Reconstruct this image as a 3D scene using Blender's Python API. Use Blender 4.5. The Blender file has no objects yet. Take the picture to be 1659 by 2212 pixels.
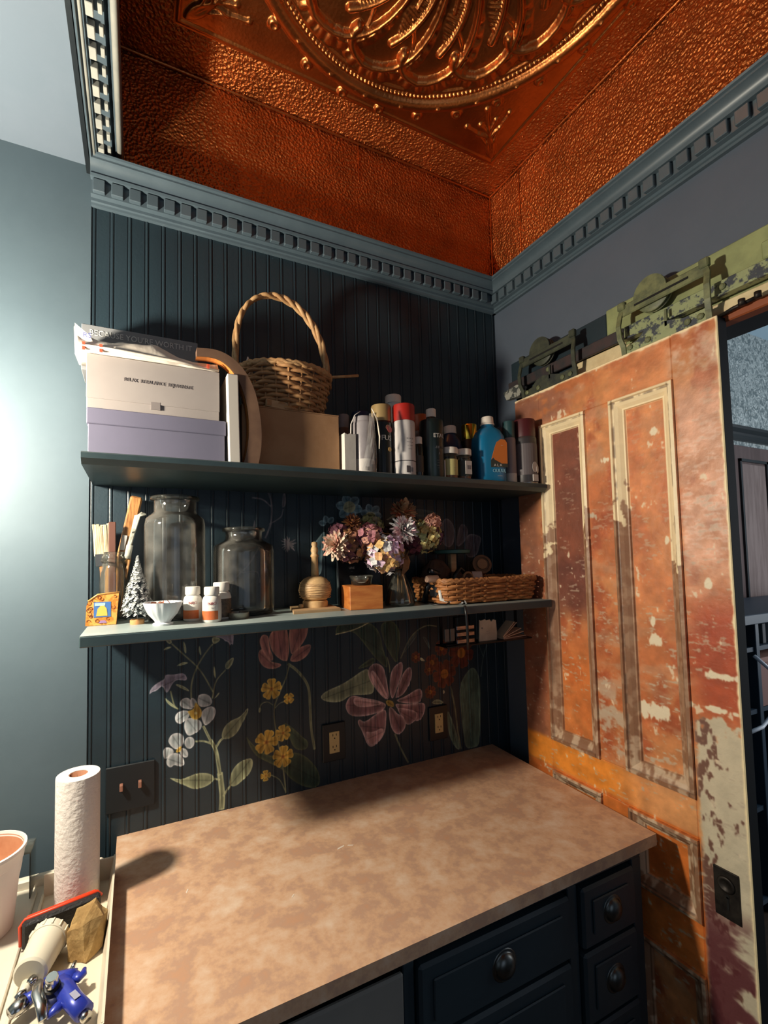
import bpy, math, random
import numpy as np
from mathutils import Vector, Matrix, noise as mnoise
random.seed(7)
S=bpy.context.scene; COL=S.collection; PI=math.pi
# ---------------------------------------------------------------- camera, lights, exposure
cam_d=bpy.data.cameras.new('camera'); cam=bpy.data.objects.new('camera',cam_d); COL.objects.link(cam)
_f=Vector((0.43341,0.89970,0.05168)).normalized(); _r=Vector((0.90106,-0.43352,-0.0215)).normalized()
_r=(_r-_f*_r.dot(_f)).normalized(); _u=_r.cross(_f)
cam.matrix_world=Matrix(((_r.x,_u.x,-_f.x,0),(_r.y,_u.y,-_f.y,-1.407),(_r.z,_u.z,-_f.z,1.622),(0,0,0,1)))
cam_d.sensor_fit='VERTICAL'; cam_d.sensor_height=24; cam_d.lens=24*1000.7/2212
cam_d.shift_x=52.1/2212; cam_d.shift_y=51.3/2212; cam_d.clip_start=.02
S.camera=cam
S.view_settings.view_transform='Standard'; S.view_settings.look='None'; S.view_settings.gamma=1
S.view_settings.use_curve_mapping=False; S.view_settings.exposure=0.0
W=bpy.data.worlds.new('daylight_sky'); S.world=W; W.use_nodes=True
W.node_tree.nodes['Background'].inputs[0].default_value=(.62,.78,1,1); W.node_tree.nodes['Background'].inputs[1].default_value=.15
def light(name,typ,loc,energy,col,rot=(0,0,0),size=None,radius=None):
    d=bpy.data.lights.new(name,typ); d.energy=energy; d.color=col
    if size: d.shape='RECTANGLE'; d.size,d.size_y=size
    if radius: d.shadow_soft_size=radius
    o=bpy.data.objects.new(name,d); o.location=loc; o.rotation_euler=rot; COL.objects.link(o); return o
LAMP=(-.555,-.395,1.942)
light('wall_lamp_light','POINT',LAMP,88,(1,.92,.79),radius=.045)
light('left_window_daylight','AREA',(-1.66,-1.95,1.7),1.3,(.66,.80,1),(0,-PI/2,0),(1.3,1.1))
light('front_window_daylight','AREA',(.2,-3.05,1.65),3.2,(.66,.80,1),(PI/2,0,0),(1.1,1.5))
light('next_room_fill_light','AREA',(4.2,-1.7,1.8),42,(.88,.94,1),(PI/2,0,.6),(1.6,1.6))  # area light added inside the next room; its source is unseen

# ---------------------------------------------------------------- helpers
def lin(c):
    r=[]
    for v in c[:3]:
        v=v/255; r.append(v/12.92 if v<=.04045 else ((v+.055)/1.055)**2.4)
    return tuple(r)+(1,)
def nd(nt,t,**k):
    n=nt.nodes.new(t)
    for a,b in k.items(): setattr(n,a,b)
    return n
MATS={}
def M(name,col,rough=.55,metal=0,col2=None,scale=8,detail=4,bump=0,bscale=60,spec=.5,stretch=None,ramp=(.38,.62),coat=0,emit=0):
    if name in MATS: return MATS[name]
    m=bpy.data.materials.new(name); m.use_nodes=True; nt=m.node_tree; b=nt.nodes['Principled BSDF']; L=nt.links
    b.inputs['Base Color'].default_value=lin(col); b.inputs['Roughness'].default_value=rough; b.inputs['Metallic'].default_value=metal
    b.inputs['Specular IOR Level'].default_value=spec; b.inputs['Coat Weight'].default_value=coat
    if emit: b.inputs['Emission Color'].default_value=lin(col); b.inputs['Emission Strength'].default_value=emit
    g=nd(nt,'ShaderNodeNewGeometry'); v=g.outputs['Position']
    if stretch:
        mp=nd(nt,'ShaderNodeMapping'); mp.inputs['Scale'].default_value=stretch; L.new(v,mp.inputs[0]); v=mp.outputs[0]
    if col2:
        n=nd(nt,'ShaderNodeTexNoise'); n.inputs['Scale'].default_value=scale; n.inputs['Detail'].default_value=detail; n.inputs['Roughness'].default_value=.65; L.new(v,n.inputs['Vector'])
        r=nd(nt,'ShaderNodeValToRGB'); r.color_ramp.elements[0].position=ramp[0]; r.color_ramp.elements[1].position=ramp[1]
        r.color_ramp.elements[0].color=lin(col); r.color_ramp.elements[1].color=lin(col2)
        L.new(n.outputs['Fac'],r.inputs[0]); L.new(r.outputs[0],b.inputs['Base Color'])
    if bump:
        n=nd(nt,'ShaderNodeTexNoise'); n.inputs['Scale'].default_value=bscale; n.inputs['Detail'].default_value=3; L.new(v,n.inputs['Vector'])
        bp=nd(nt,'ShaderNodeBump'); bp.inputs['Strength'].default_value=bump; bp.inputs['Distance'].default_value=.004
        L.new(n.outputs['Fac'],bp.inputs['Height']); L.new(bp.outputs[0],b.inputs['Normal'])
    MATS[name]=m; return m
def glass(name,tint=(225,235,230),dust=.06,dustcol=(170,165,155),rough=.03,edge=1.45):
    m=bpy.data.materials.new(name); m.use_nodes=True; nt=m.node_tree; nt.nodes.clear(); L=nt.links
    o=nd(nt,'ShaderNodeOutputMaterial'); t=nd(nt,'ShaderNodeBsdfTransparent'); t.inputs[0].default_value=lin(tint)
    gl=nd(nt,'ShaderNodeBsdfGlossy'); gl.inputs['Roughness'].default_value=rough
    fr=nd(nt,'ShaderNodeFresnel'); fr.inputs['IOR'].default_value=edge
    mx=nd(nt,'ShaderNodeMixShader'); L.new(fr.outputs[0],mx.inputs[0]); L.new(t.outputs[0],mx.inputs[1]); L.new(gl.outputs[0],mx.inputs[2])
    df=nd(nt,'ShaderNodeBsdfDiffuse'); df.inputs[0].default_value=lin(dustcol)
    g=nd(nt,'ShaderNodeNewGeometry'); n=nd(nt,'ShaderNodeTexNoise'); n.inputs['Scale'].default_value=26; n.inputs['Detail'].default_value=5; L.new(g.outputs['Position'],n.inputs['Vector'])
    mr=nd(nt,'ShaderNodeMapRange'); mr.inputs[1].default_value=.3; mr.inputs[2].default_value=.8; mr.inputs[3].default_value=dust*.3; mr.inputs[4].default_value=dust*2.2; L.new(n.outputs['Fac'],mr.inputs[0])
    m2=nd(nt,'ShaderNodeMixShader'); L.new(mr.outputs[0],m2.inputs[0]); L.new(mx.outputs[0],m2.inputs[1]); L.new(df.outputs[0],m2.inputs[2]); L.new(m2.outputs[0],o.inputs[0])
    MATS[name]=m; return m
class MB:
    def __init__(s): s.v=[]; s.f=[]; s.m=[]
    def add(s,vs,fs,mi=0):
        k=len(s.v); s.v+= [tuple(p) for p in vs]; s.f+= [tuple(i+k for i in f) for f in fs]; s.m+= [mi]*len(fs); return s
    def box(s,x0,x1,y0,y1,z0,z1,mi=0,bev=0):
        if bev:
            b=min(bev,(x1-x0)*.45,(y1-y0)*.45,(z1-z0)*.45); vs=[]
            P=lambda sx,sy,sz,ax:((x0+(0 if ax==0 else b)) if sx<0 else (x1-(0 if ax==0 else b)),(y0+(0 if ax==1 else b)) if sy<0 else (y1-(0 if ax==1 else b)),(z0+(0 if ax==2 else b)) if sz<0 else (z1-(0 if ax==2 else b)))
            id={}
            for sx in(-1,1):
                for sy in(-1,1):
                    for sz in(-1,1):
                        for ax in range(3): id[(sx,sy,sz,ax)]=len(vs); vs.append(P(sx,sy,sz,ax))
            fs=[]; c=[(-1,-1),(1,-1),(1,1),(-1,1)]
            for ax in range(3):
                for sg in(-1,1):
                    q=[]
                    for a,d in c:
                        t=[0,0,0]; t[ax]=sg; t[(ax+1)%3]=a; t[(ax+2)%3]=d; q.append(id[(*t,ax)])
                    fs.append(q if sg>0 else q[::-1])
            for ax in range(3):
                a1,a2=(ax+1)%3,(ax+2)%3
                for s1 in(-1,1):
                    for s2 in(-1,1):
                        q=[]
                        for e,fa in((-1,a1),(1,a1),(1,a2),(-1,a2)):
                            t=[0,0,0]; t[ax]=e; t[a1]=s1; t[a2]=s2; q.append(id[(*t,fa)])
                        fs.append(q if s1*s2<0 else q[::-1])
            for sx in(-1,1):
                for sy in(-1,1):
                    for sz in(-1,1):
                        q=[id[(sx,sy,sz,a)] for a in range(3)]; fs.append(q if sx*sy*sz>0 else q[::-1])
            return s.add(vs,fs,mi)
        vs=[(x,y,z) for x in(x0,x1) for y in(y0,y1) for z in(z0,z1)]
        return s.add(vs,[(0,1,3,2),(4,6,7,5),(0,4,5,1),(2,3,7,6),(0,2,6,4),(1,5,7,3)],mi)
    def lathe(s,prof,n=24,c=(0,0),mi=0,mat=None,caps=True,rx=1,ry=1,fl=None):
        vs=[];fs=[]
        for r,z in prof:
            for k in range(n):
                a=2*PI*k/n; q=r*(fl(a,z) if fl else 1); p=Vector((c[0]+q*math.cos(a)*rx,c[1]+q*math.sin(a)*ry,z)); vs.append(mat@p if mat else p)
        for i in range(len(prof)-1):
            for k in range(n):
                j=(k+1)%n; fs.append((i*n+k,i*n+j,(i+1)*n+j,(i+1)*n+k))
        if caps:
            if prof[0][0]>1e-5: fs.append(tuple(range(n))[::-1])
            if prof[-1][0]>1e-5: fs.append(tuple((len(prof)-1)*n+k for k in range(n)))
        return s.add(vs,fs,mi)
    def tube(s,path,r,n=8,mi=0,closed=False,flat=1,up=None,caps=True):
        P=[Vector(p) for p in path]; N=len(P); vs=[];fs=[]; pr=None
        for i,p in enumerate(P):
            t=(P[(i+1)%N]-P[i-1]) if closed else (P[min(i+1,N-1)]-P[max(i-1,0)])
            t.normalize()
            u=Vector(up) if up else (pr if pr else (Vector((0,0,1)) if abs(t.z)<.9 else Vector((1,0,0))))
            u=(u-t*u.dot(t)); u=u.normalized() if u.length>1e-6 else t.orthogonal().normalized(); pr=u; w=t.cross(u)
            rr=r[i] if hasattr(r,'__len__') else r
            for k in range(n):
                a=2*PI*(k+.5)/n; vs.append(p+u*(rr*math.cos(a)*flat)+w*(rr*math.sin(a)))
        for i in range(N if closed else N-1):
            for k in range(n):
                j=(k+1)%n; i2=(i+1)%N; fs.append((i*n+k,i*n+j,i2*n+j,i2*n+k))
        if not closed and caps: fs+= [tuple(range(n))[::-1],tuple((N-1)*n+k for k in range(n))]
        return s.add(vs,fs,mi)
    def prism(s,poly,axis,a,b,mi=0):
        # poly in the two remaining axes (x,z for axis 'y'; y,z for 'x'; x,y for 'z'), extruded a..b
        n=len(poly)
        def P(p,t): return (t,p[0],p[1]) if axis=='x' else ((p[0],t,p[1]) if axis=='y' else (p[0],p[1],t))
        vs=[P(p,a) for p in poly]+[P(p,b) for p in poly]
        fs=[tuple(range(n)),tuple(range(n,2*n))[::-1]]+[(i,n+i,n+(i+1)%n,(i+1)%n) for i in range(n)]
        return s.add(vs,fs,mi)
    def strip(s,poly,axis,a,b,mi=0):
        n=len(poly)
        def P(p,t): return (t,p[0],p[1]) if axis=='x' else ((p[0],t,p[1]) if axis=='y' else (p[0],p[1],t))
        return s.add([P(p,a) for p in poly]+[P(p,b) for p in poly],[(i,i+1,n+i+1,n+i) for i in range(n-1)],mi)
    def xf(s,m): s.v=[tuple(m@Vector(p)) for p in s.v]; return s
    def mesh(s,name,mats,smooth=None):
        me=bpy.data.meshes.new(name); me.from_pydata(s.v,[],s.f)
        for m in (mats if isinstance(mats,(list,tuple)) else [mats]): me.materials.append(m)
        me.polygons.foreach_set('material_index',s.m); me.update()
        import bmesh
        b=bmesh.new(); b.from_mesh(me); bmesh.ops.recalc_face_normals(b,faces=b.faces); b.to_mesh(me); b.free()
        if smooth:
            me.shade_smooth()
            if smooth is not True: me.set_sharp_from_angle(angle=math.radians(smooth))
        return me
def put(name,me,parent=None,loc=None,rot=None):
    o=bpy.data.objects.new(name,me); COL.objects.link(o)
    if parent: o.parent=parent
    if loc: o.location=loc
    if rot: o.rotation_euler=rot
    return o
def part(name,mb,mats,parent=None,smooth=None,loc=None,label=None):
    o=put(name,mb.mesh(name,mats,smooth),parent,loc)
    if label: o['label']=label
    return o
def thing(name,loc,label,cat,rz=0,group=None,rot=None):
    o=bpy.data.objects.new(name,None); o.empty_display_size=.03; o.location=loc; o.rotation_euler=rot or (0,0,rz); COL.objects.link(o)
    o['label']=label; o['category']=cat
    if group: o['group']=group
    return o
def tag(o,label,cat,group=None):
    o['label']=label; o['category']=cat
    if group: o['group']=group
    return o
def struct(name,mb=None,mats=None,smooth=None):
    o=part(name,mb,mats,None,smooth) if mb else put(name,None)
    o['kind']='structure'; return o
def copytree(o,parent=None):
    c=o.copy(); COL.objects.link(c)
    if parent: c.parent=parent
    for ch in list(o.children): copytree(ch,c)
    return c
def text(name,body,size,mat,parent,loc,rot=(PI/2,0,0),align='CENTER',ext=.0003,spacing=1.0,wrap=None,sx=1):
    cu=bpy.data.curves.new('lettering','FONT'); cu.body=body; cu.size=size; cu.align_x=align; cu.align_y='CENTER'; cu.extrude=ext; cu.space_character=spacing; cu.resolution_u=2
    t=bpy.data.objects.new('tmp',cu); COL.objects.link(t)
    me=bpy.data.meshes.new_from_object(t.evaluated_get(bpy.context.evaluated_depsgraph_get())); bpy.data.objects.remove(t)
    me.materials.clear(); me.materials.append(mat)
    for v in me.vertices:
        v.co.x*=sx
        if wrap:   # wrap on a cylinder of radius wrap about local z, front at -y
            a=v.co.x/wrap; r=wrap+v.co.z+.0004; v.co=(r*math.sin(a),-r*math.cos(a),v.co.y)
    return put(name,me,parent,loc,(0,0,0) if wrap else rot)
def arc(c,r,a0,a1,n,f):  # helper: list of f(x,y)
    return [f(c[0]+r*math.cos(a0+(a1-a0)*i/n),c[1]+r*math.sin(a0+(a1-a0)*i/n)) for i in range(n+1)]
# numpy value-noise (fbm) for painted surfaces
def fbm(w,h,cell,oct=4,seed=0,ay=1):
    rng=np.random.RandomState(seed); out=np.zeros((h,w)); amp=1;tot=0
    for o in range(oct):
        cx=max(cell/2**o,1.01); cy=max(cell*ay/2**o,1.01); gw=int(w/cx)+3; gh=int(h/cy)+3; g=rng.rand(gh,gw)
        X=np.arange(w)/cx; Y=np.arange(h)/cy; x0=X.astype(int);y0=Y.astype(int); fx=X-x0; fy=Y-y0; fx=fx*fx*(3-2*fx); fy=fy*fy*(3-2*fy)
        a=g[y0][:,x0]*(1-fx)+g[y0][:,x0+1]*fx; b=g[y0+1][:,x0]*(1-fx)+g[y0+1][:,x0+1]*fx
        out+=amp*(a*(1-fy)[:,None]+b*fy[:,None]); tot+=amp; amp*=.55
    return out/tot
def sst(x,a,b): t=np.clip((x-a)/(b-a),0,1); return t*t*(3-2*t)
def image(name,arr,noncolor=False):
    h,w,_=arr.shape; im=bpy.data.images.new(name,w,h,alpha=False); px=np.ones((h,w,4),np.float32); px[:,:,:3]=np.clip(arr,0,1)
    if noncolor: im.colorspace_settings.name='Non-Color'
    im.pixels.foreach_set(px.ravel()); im.update(); im.pack(); return im
def mat_img(name,im,axis,x0,x1,z0,z1,rough=.55,spec=.5,bump=0,bscale=80):
    # image laid on a flat surface by world position; axis = horizontal axis index
    m=bpy.data.materials.new(name); m.use_nodes=True; nt=m.node_tree; b=nt.nodes['Principled BSDF']; L=nt.links
    g=nd(nt,'ShaderNodeNewGeometry'); sp=nd(nt,'ShaderNodeSeparateXYZ'); L.new(g.outputs['Position'],sp.inputs[0]); cb=nd(nt,'ShaderNodeCombineXYZ')
    for k,(src,a,c) in enumerate(((axis,x0,x1),(2,z0,z1))):
        r=nd(nt,'ShaderNodeMapRange'); r.inputs[1].default_value=a; r.inputs[2].default_value=c; L.new(sp.outputs[src],r.inputs[0]); L.new(r.outputs[0],cb.inputs[k])
    t=nd(nt,'ShaderNodeTexImage',image=im,extension='EXTEND',interpolation='Cubic'); L.new(cb.outputs[0],t.inputs[0]); L.new(t.outputs[0],b.inputs['Base Color'])
    b.inputs['Roughness'].default_value=rough; b.inputs['Specular IOR Level'].default_value=spec
    if bump:
        n=nd(nt,'ShaderNodeTexNoise'); n.inputs['Scale'].default_value=bscale; n.inputs['Detail'].default_value=4; L.new(g.outputs['Position'],n.inputs['Vector'])
        bp=nd(nt,'ShaderNodeBump'); bp.inputs['Strength'].default_value=bump; bp.inputs['Distance'].default_value=.003; L.new(n.outputs['Fac'],bp.inputs['Height']); L.new(bp.outputs[0],b.inputs['Normal'])
    MATS[name]=m; return m
MURAL=[('P','dl',0,[287,1117,307,1086,335,1057,373,1032,428,1038,466,1024,504,984,521,948,518,913,476,919,427,954,402,991,355,1022,313,1051]),('P','dl',0,[400,1138,441,1103,467,1074,484,1060,481,1035,440,1040,422,1082]),('S','lf',15.4,[220,917,222,960,216,1021]),('S','lf',10.3,[216,1014,206,1082,190,1117]),('S','lf',6.8,[190,1117,171,1160]),('S','lf',4.8,[192,1107,171,1118,149,1121]),('S','lf',6.2,[205,1092,216,1109,229,1118]),('S','lf',5.5,[225,953,235,967,248,981]),('S','lf',4.8,[216,1001,200,1008]),('P','lf',0,[221,1117,223,1135,233,1153,253,1164,273,1168,287,1181,299,1193,297,1176,280,1148,266,1124,249,1113,233,1111]),('P','lf',0,[242,979,244,1001,252,1023,269,1039,293,1045,308,1043,312,1027,303,1002,282,986,258,972]),('P','lf',0,[79,1037,94,1032,112,1024,133,1029,155,1033,180,1028,198,1018,200,1004,187,994,168,989,143,991,124,1005,103,1018]),('S','st',4.1,[139,1242,140,1282,153,1323,175,1360,198,1388]),('S','st',3.8,[198,1251,175,1297,153,1330,122,1363,88,1399]),('S','st',3.4,[196,1233,207,1280,234,1310]),('S','st',3.4,[85,1270,94,1231,106,1216]),('P','lf',0,[234,1310,232,1327,244,1338,259,1345,254,1325,244,1312]),('P','lf',0,[68,1423,82,1417,90,1402,82,1398,73,1407]),('P','lf',0,[64,1383,76,1392,90,1391,79,1385]),('P','lf',0,[117,1407,125,1392,127,1366,120,1373]),('P','lf',0,[97,1335,116,1346,134,1342,119,1337]),('P','lf',0,[161,1390,166,1371,166,1356,159,1370]),('P','lf',0,[201,1329,206,1307,206,1284,199,1304]),('P','lf',0,[96,1285,103,1287,125,1275,137,1260,119,1269]),('P','lf',0,[201,1231,214,1249,217,1244,204,1232]),('P','lf',0,[67,1257,82,1242,100,1223,105,1215,79,1233]),('P','th',0,[189,1414,190,1422,221,1425,258,1423,256,1376,251,1386,248,1376,241,1391,234,1391,228,1399,221,1403,202,1410]),('P','lf',0,[196,1407,208,1407,220,1401,215,1392,201,1386,196,1395]),('P','th',0,[30,1266,35,1284,52,1297,70,1304,71,1317,94,1313,119,1316,129,1300,125,1292,103,1299,91,1292,79,1268,73,1266,67,1283,61,1286,49,1275,38,1274]),('P','w',0,[108,1229,111,1241,125,1247,137,1240,142,1223,143,1210,128,1214,115,1219]),('P','w',0,[137,1244,148,1240,156,1225,146,1213,137,1224]),('P','w',0,[156,1238,159,1249,175,1250,188,1243,196,1228,194,1215,175,1212,162,1215,156,1225]),('P','w',0,[168,1203,184,1212,201,1210,207,1194,200,1175,187,1164,175,1159,168,1177,165,1190]),('P','w',0,[137,1189,156,1182,168,1170,165,1151,146,1142,131,1138,121,1156,120,1175,125,1187]),('P','w',0,[134,1208,115,1213,97,1205,96,1186,109,1174,125,1184,134,1192]),('P','y',0,[128,1208,146,1210,150,1232,159,1218,168,1203,165,1184,149,1180,137,1190,134,1199]),('F','be',[4,5,0,'y',0.3],[151,1199]),('P','w',0,[80,1141,88,1152,103,1154,118,1145,120,1127,114,1112,100,1107,88,1117,79,1132]),('P','w',0,[120,1127,128,1137,140,1136,148,1125,146,1109,134,1102,123,1111]),('P','w',0,[66,1115,76,1120,91,1112,94,1100,82,1093,70,1086,66,1100]),('P','w',0,[109,1110,124,1107,131,1093,129,1081,118,1083,109,1094]),('P','w',0,[74,1085,82,1098,97,1101,112,1092,121,1073,120,1060,106,1061,94,1069,85,1061,74,1073]),('P','y',0,[97,1104,108,1114,114,1116,112,1103,103,1098]),('S','st',8.2,[421,1306,455,1276,485,1229,491,1170,494,1097,504,1031]),('P','tu',0,[426,1420,457,1425,490,1428,487,1389,467,1358,433,1326,427,1359]),('P','tu',0,[327,1344,338,1361,352,1352,362,1319,406,1307,388,1295,358,1297,337,1312]),('P','tu',0,[334,1389,345,1404,363,1395,363,1365,377,1328,370,1317,348,1342,336,1368]),('P','tu',0,[363,1400,389,1423,415,1425,426,1388,425,1316,406,1314,377,1339,365,1368]),('P','tu',0,[427,1319,444,1346,487,1360,500,1355,490,1327,459,1308,432,1310]),('S','st',4.1,[425,1298,413,1260,390,1214,377,1177,378,1132,388,1070,402,991,410,920]),('S','st',2.7,[372,1188,357,1199,340,1197,332,1184]),('S','st',2.7,[379,1177,393,1189,408,1193]),('S','st',2.7,[410,920,391,962,362,984]),('P','lf',0,[329,1171,329,1185,336,1187,336,1173]),('F','y',[32,5,0.3,'rc',0.18],[369,1236]),('F','y',[17,4,0.8,'rc',0.18],[423,1200]),('F','y',[36,5,0,'rc',0.18],[352,1081]),('F','y',[25,5,0.5,'rc',0.18],[403,1099]),('F','y',[33,5,0.2,'rc',0.18],[402,1029]),('F','y',[16,4,0,'rc',0.18],[348,984]),('P','dl',0,[745,1399,778,1413,805,1403,826,1368,819,1306,809,1255,780,1301,759,1341]),('P','dl',0,[583,1398,595,1415,641,1423,697,1414,729,1395,749,1361,753,1323,769,1283,773,1245,726,1288,695,1328,660,1373,640,1386,605,1385,582,1380]),('S','be',3.3,[582,1381,635,1388,676,1399,703,1410]),('S','st',4.1,[771,1288,779,1254,779,1235]),('P','dl',0,[652,1260,684,1279,721,1296,725,1274,694,1264]),('P','lf',0,[526,1192,548,1206,596,1217,637,1234,673,1253,699,1259,719,1215,718,1173,686,1173,630,1181,600,1163,561,1167,533,1178]),('S','st',5.7,[794,1027,815,976,844,921]),('P','pk',0,[777,1198,787,1244,812,1262,832,1267,831,1229,810,1184,789,1140,779,1160]),('P','pk',0,[798,1148,828,1224,860,1249,870,1229,863,1191,831,1152,803,1145]),('P','pk',0,[797,1129,852,1116,916,1116,921,1091,902,1055,873,1055,829,1082,802,1114]),('P','pk',0,[797,1139,842,1146,888,1166,909,1161,907,1122,881,1114,825,1125]),('P','pk',0,[802,1114,841,1104,886,1087,885,1063,856,1046,836,1052,818,1084]),('P','pk',0,[696,1257,720,1275,749,1264,762,1242,769,1194,779,1151,762,1144,728,1181,700,1222]),('P','pk',0,[775,1123,791,1111,807,1090,829,1082,842,1047,816,1020,794,1027,778,1053,772,1096]),('P','pk',0,[764,1120,763,1069,751,1025,708,997,687,1010,673,1053,653,1088,661,1100,679,1083,721,1104]),('P','pk',0,[762,1125,748,1109,684,1103,629,1112,612,1139,615,1161,635,1181,681,1163,722,1152,759,1135]),('P','pl',0,[709,1253,725,1242,748,1202,771,1156,762,1148,728,1186,706,1226]),('P','pl',0,[640,1175,681,1158,722,1147,754,1135,706,1131,644,1139]),('P','pl',0,[678,1056,709,1046,749,1058,751,1030,708,1001,690,1014]),('P','y',0,[762,1144,776,1143,792,1135,794,1116,775,1121,764,1129]),('F','rd',[30,6,975,'rc',0.34],[997,1296]),('F','rd',[30,6,905,'rc',0.34],[953,1248]),('F','rd',[20,6,790,'rc',0.34],[886,1275]),('F','rd',[21,6,885,'rc',0.34],[940,1225]),('F','rd',[24,6,895,'rc',0.34],[943,1146]),('F','rd',[57,6,1115,'rc',0.34],[1084,1269]),('F','rd',[51,6,995,'rc',0.34],[1006,1202]),('S','st',4.1,[824,1277,859,1336,895,1367,937,1381,979,1375]),('P','dg',0,[830,1286,848,1323,895,1367,897,1352,871,1325]),('P','dg',0,[912,1346,935,1339,951,1288,940,1304]),('S','st',6.1,[1032,1154,1048,1071,1057,990,1070,922]),('P','gl',0,[1134,1217,1162,1183,1170,1125,1162,1023,1157,921,1124,917,1089,921,1082,985,1073,1067,1069,1139,1090,1181]),('P','gl',0,[1011,1082,1034,1034,1056,970,1067,918,1042,933,1013,992]),('P','lf',0,[942,1107,970,1120,1005,1100,975,1097]),('P','be',0,[904,1273,915,1267,927,1256,903,1261]),('P','be',0,[998,1148,1007,1137,997,1129]),('S','dg',3.7,[1207,1288,1185,1237,1172,1171]),('S','dg',3.3,[1167,1292,1188,1242]),('S','gt',5.3,[355,1694,373,1742,376,1798,365,1841]),('S','gt',4.5,[374,1792,348,1813,315,1818]),('S','gt',3.7,[368,1737,404,1760,413,1786]),('P','gt',0,[407,1786,414,1848,423,1822,420,1795]),('P','gt',0,[346,1851,374,1859,378,1838,361,1833]),('P','gt',0,[317,1720,323,1758,327,1722]),('S','gt',4.9,[241,1505,261,1570,303,1614,337,1669]),('S','gt',3.7,[282,1590,328,1592,336,1558]),('X','gt',30,[430,1677]),('P','bl',0,[649,1787,668,1774,694,1790,677,1811,654,1805]),('P','bl',0,[730,1766,746,1756,769,1768,754,1787,734,1782]),('P','bl',0,[634,1785,630,1763,656,1751,669,1776,653,1791]),('P','bl',0,[717,1765,714,1747,737,1736,748,1757,734,1770]),('P','bl',0,[624,1796,603,1786,603,1760,632,1763,639,1784]),('P','bl',0,[710,1774,691,1766,691,1744,716,1746,723,1764]),('P','bl',0,[630,1809,612,1821,587,1806,603,1785,626,1791]),('P','bl',0,[715,1785,699,1795,678,1783,692,1764,712,1769]),('P','bl',0,[557,1747,544,1755,527,1746,539,1732,554,1735]),('P','bl',0,[646,1811,649,1833,623,1845,611,1820,627,1805]),('P','bl',0,[728,1786,731,1804,709,1815,698,1794,712,1781]),('P','bl',0,[565,1747,567,1762,551,1771,543,1754,554,1743]),('P','bl',0,[655,1801,678,1810,677,1837,647,1833,640,1812]),('P','bl',0,[735,1777,755,1785,755,1808,729,1805,723,1787]),('P','bl',0,[570,1740,584,1747,585,1765,566,1762,560,1748]),('P','be',0,[617,1797,627,1817,650,1819,665,1804,659,1785,638,1777,620,1784]),('P','be',0,[701,1780,720,1786,738,1781,735,1767,707,1764]),('P','bl',0,[532,1700,552,1721,557,1679,539,1632,539,1585,524,1570,509,1606,498,1658]),('P','gt',0,[1002,1725,1030,1776,1069,1750,1075,1695,1051,1656,1015,1671]),('P','gt',0,[1078,1689,1100,1756,1137,1735,1127,1689,1081,1656]),('P','gt',0,[1120,1695,1144,1714,1198,1702,1193,1677,1171,1621,1117,1622]),('P','dg',0,[879,1788,907,1803,1012,1788,961,1772,892,1773])]
MCOL={'w':((150,160,162),(204,210,208)),'y':((176,135,48),(205,165,75)),'lf':((112,118,92),(158,162,128)),'dl':((42,58,46),(84,92,62)),'pk':((124,84,86),(206,166,160)),'pl':((176,130,126),(205,165,160)),'tu':((138,88,82),(178,128,112)),'th':((120,112,130),(165,158,172)),'st':((96,100,74),(120,122,92)),'bl':((92,122,132),(150,172,176)),'be':((176,168,128),(190,182,140)),'rd':((88,36,26),(110,52,34)),'rc':((150,92,34),(165,105,40)),'gt':((84,76,82),(124,114,116)),'dg':((52,66,66),(78,92,88)),'gl':((80,100,84),(112,128,104))}
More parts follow.
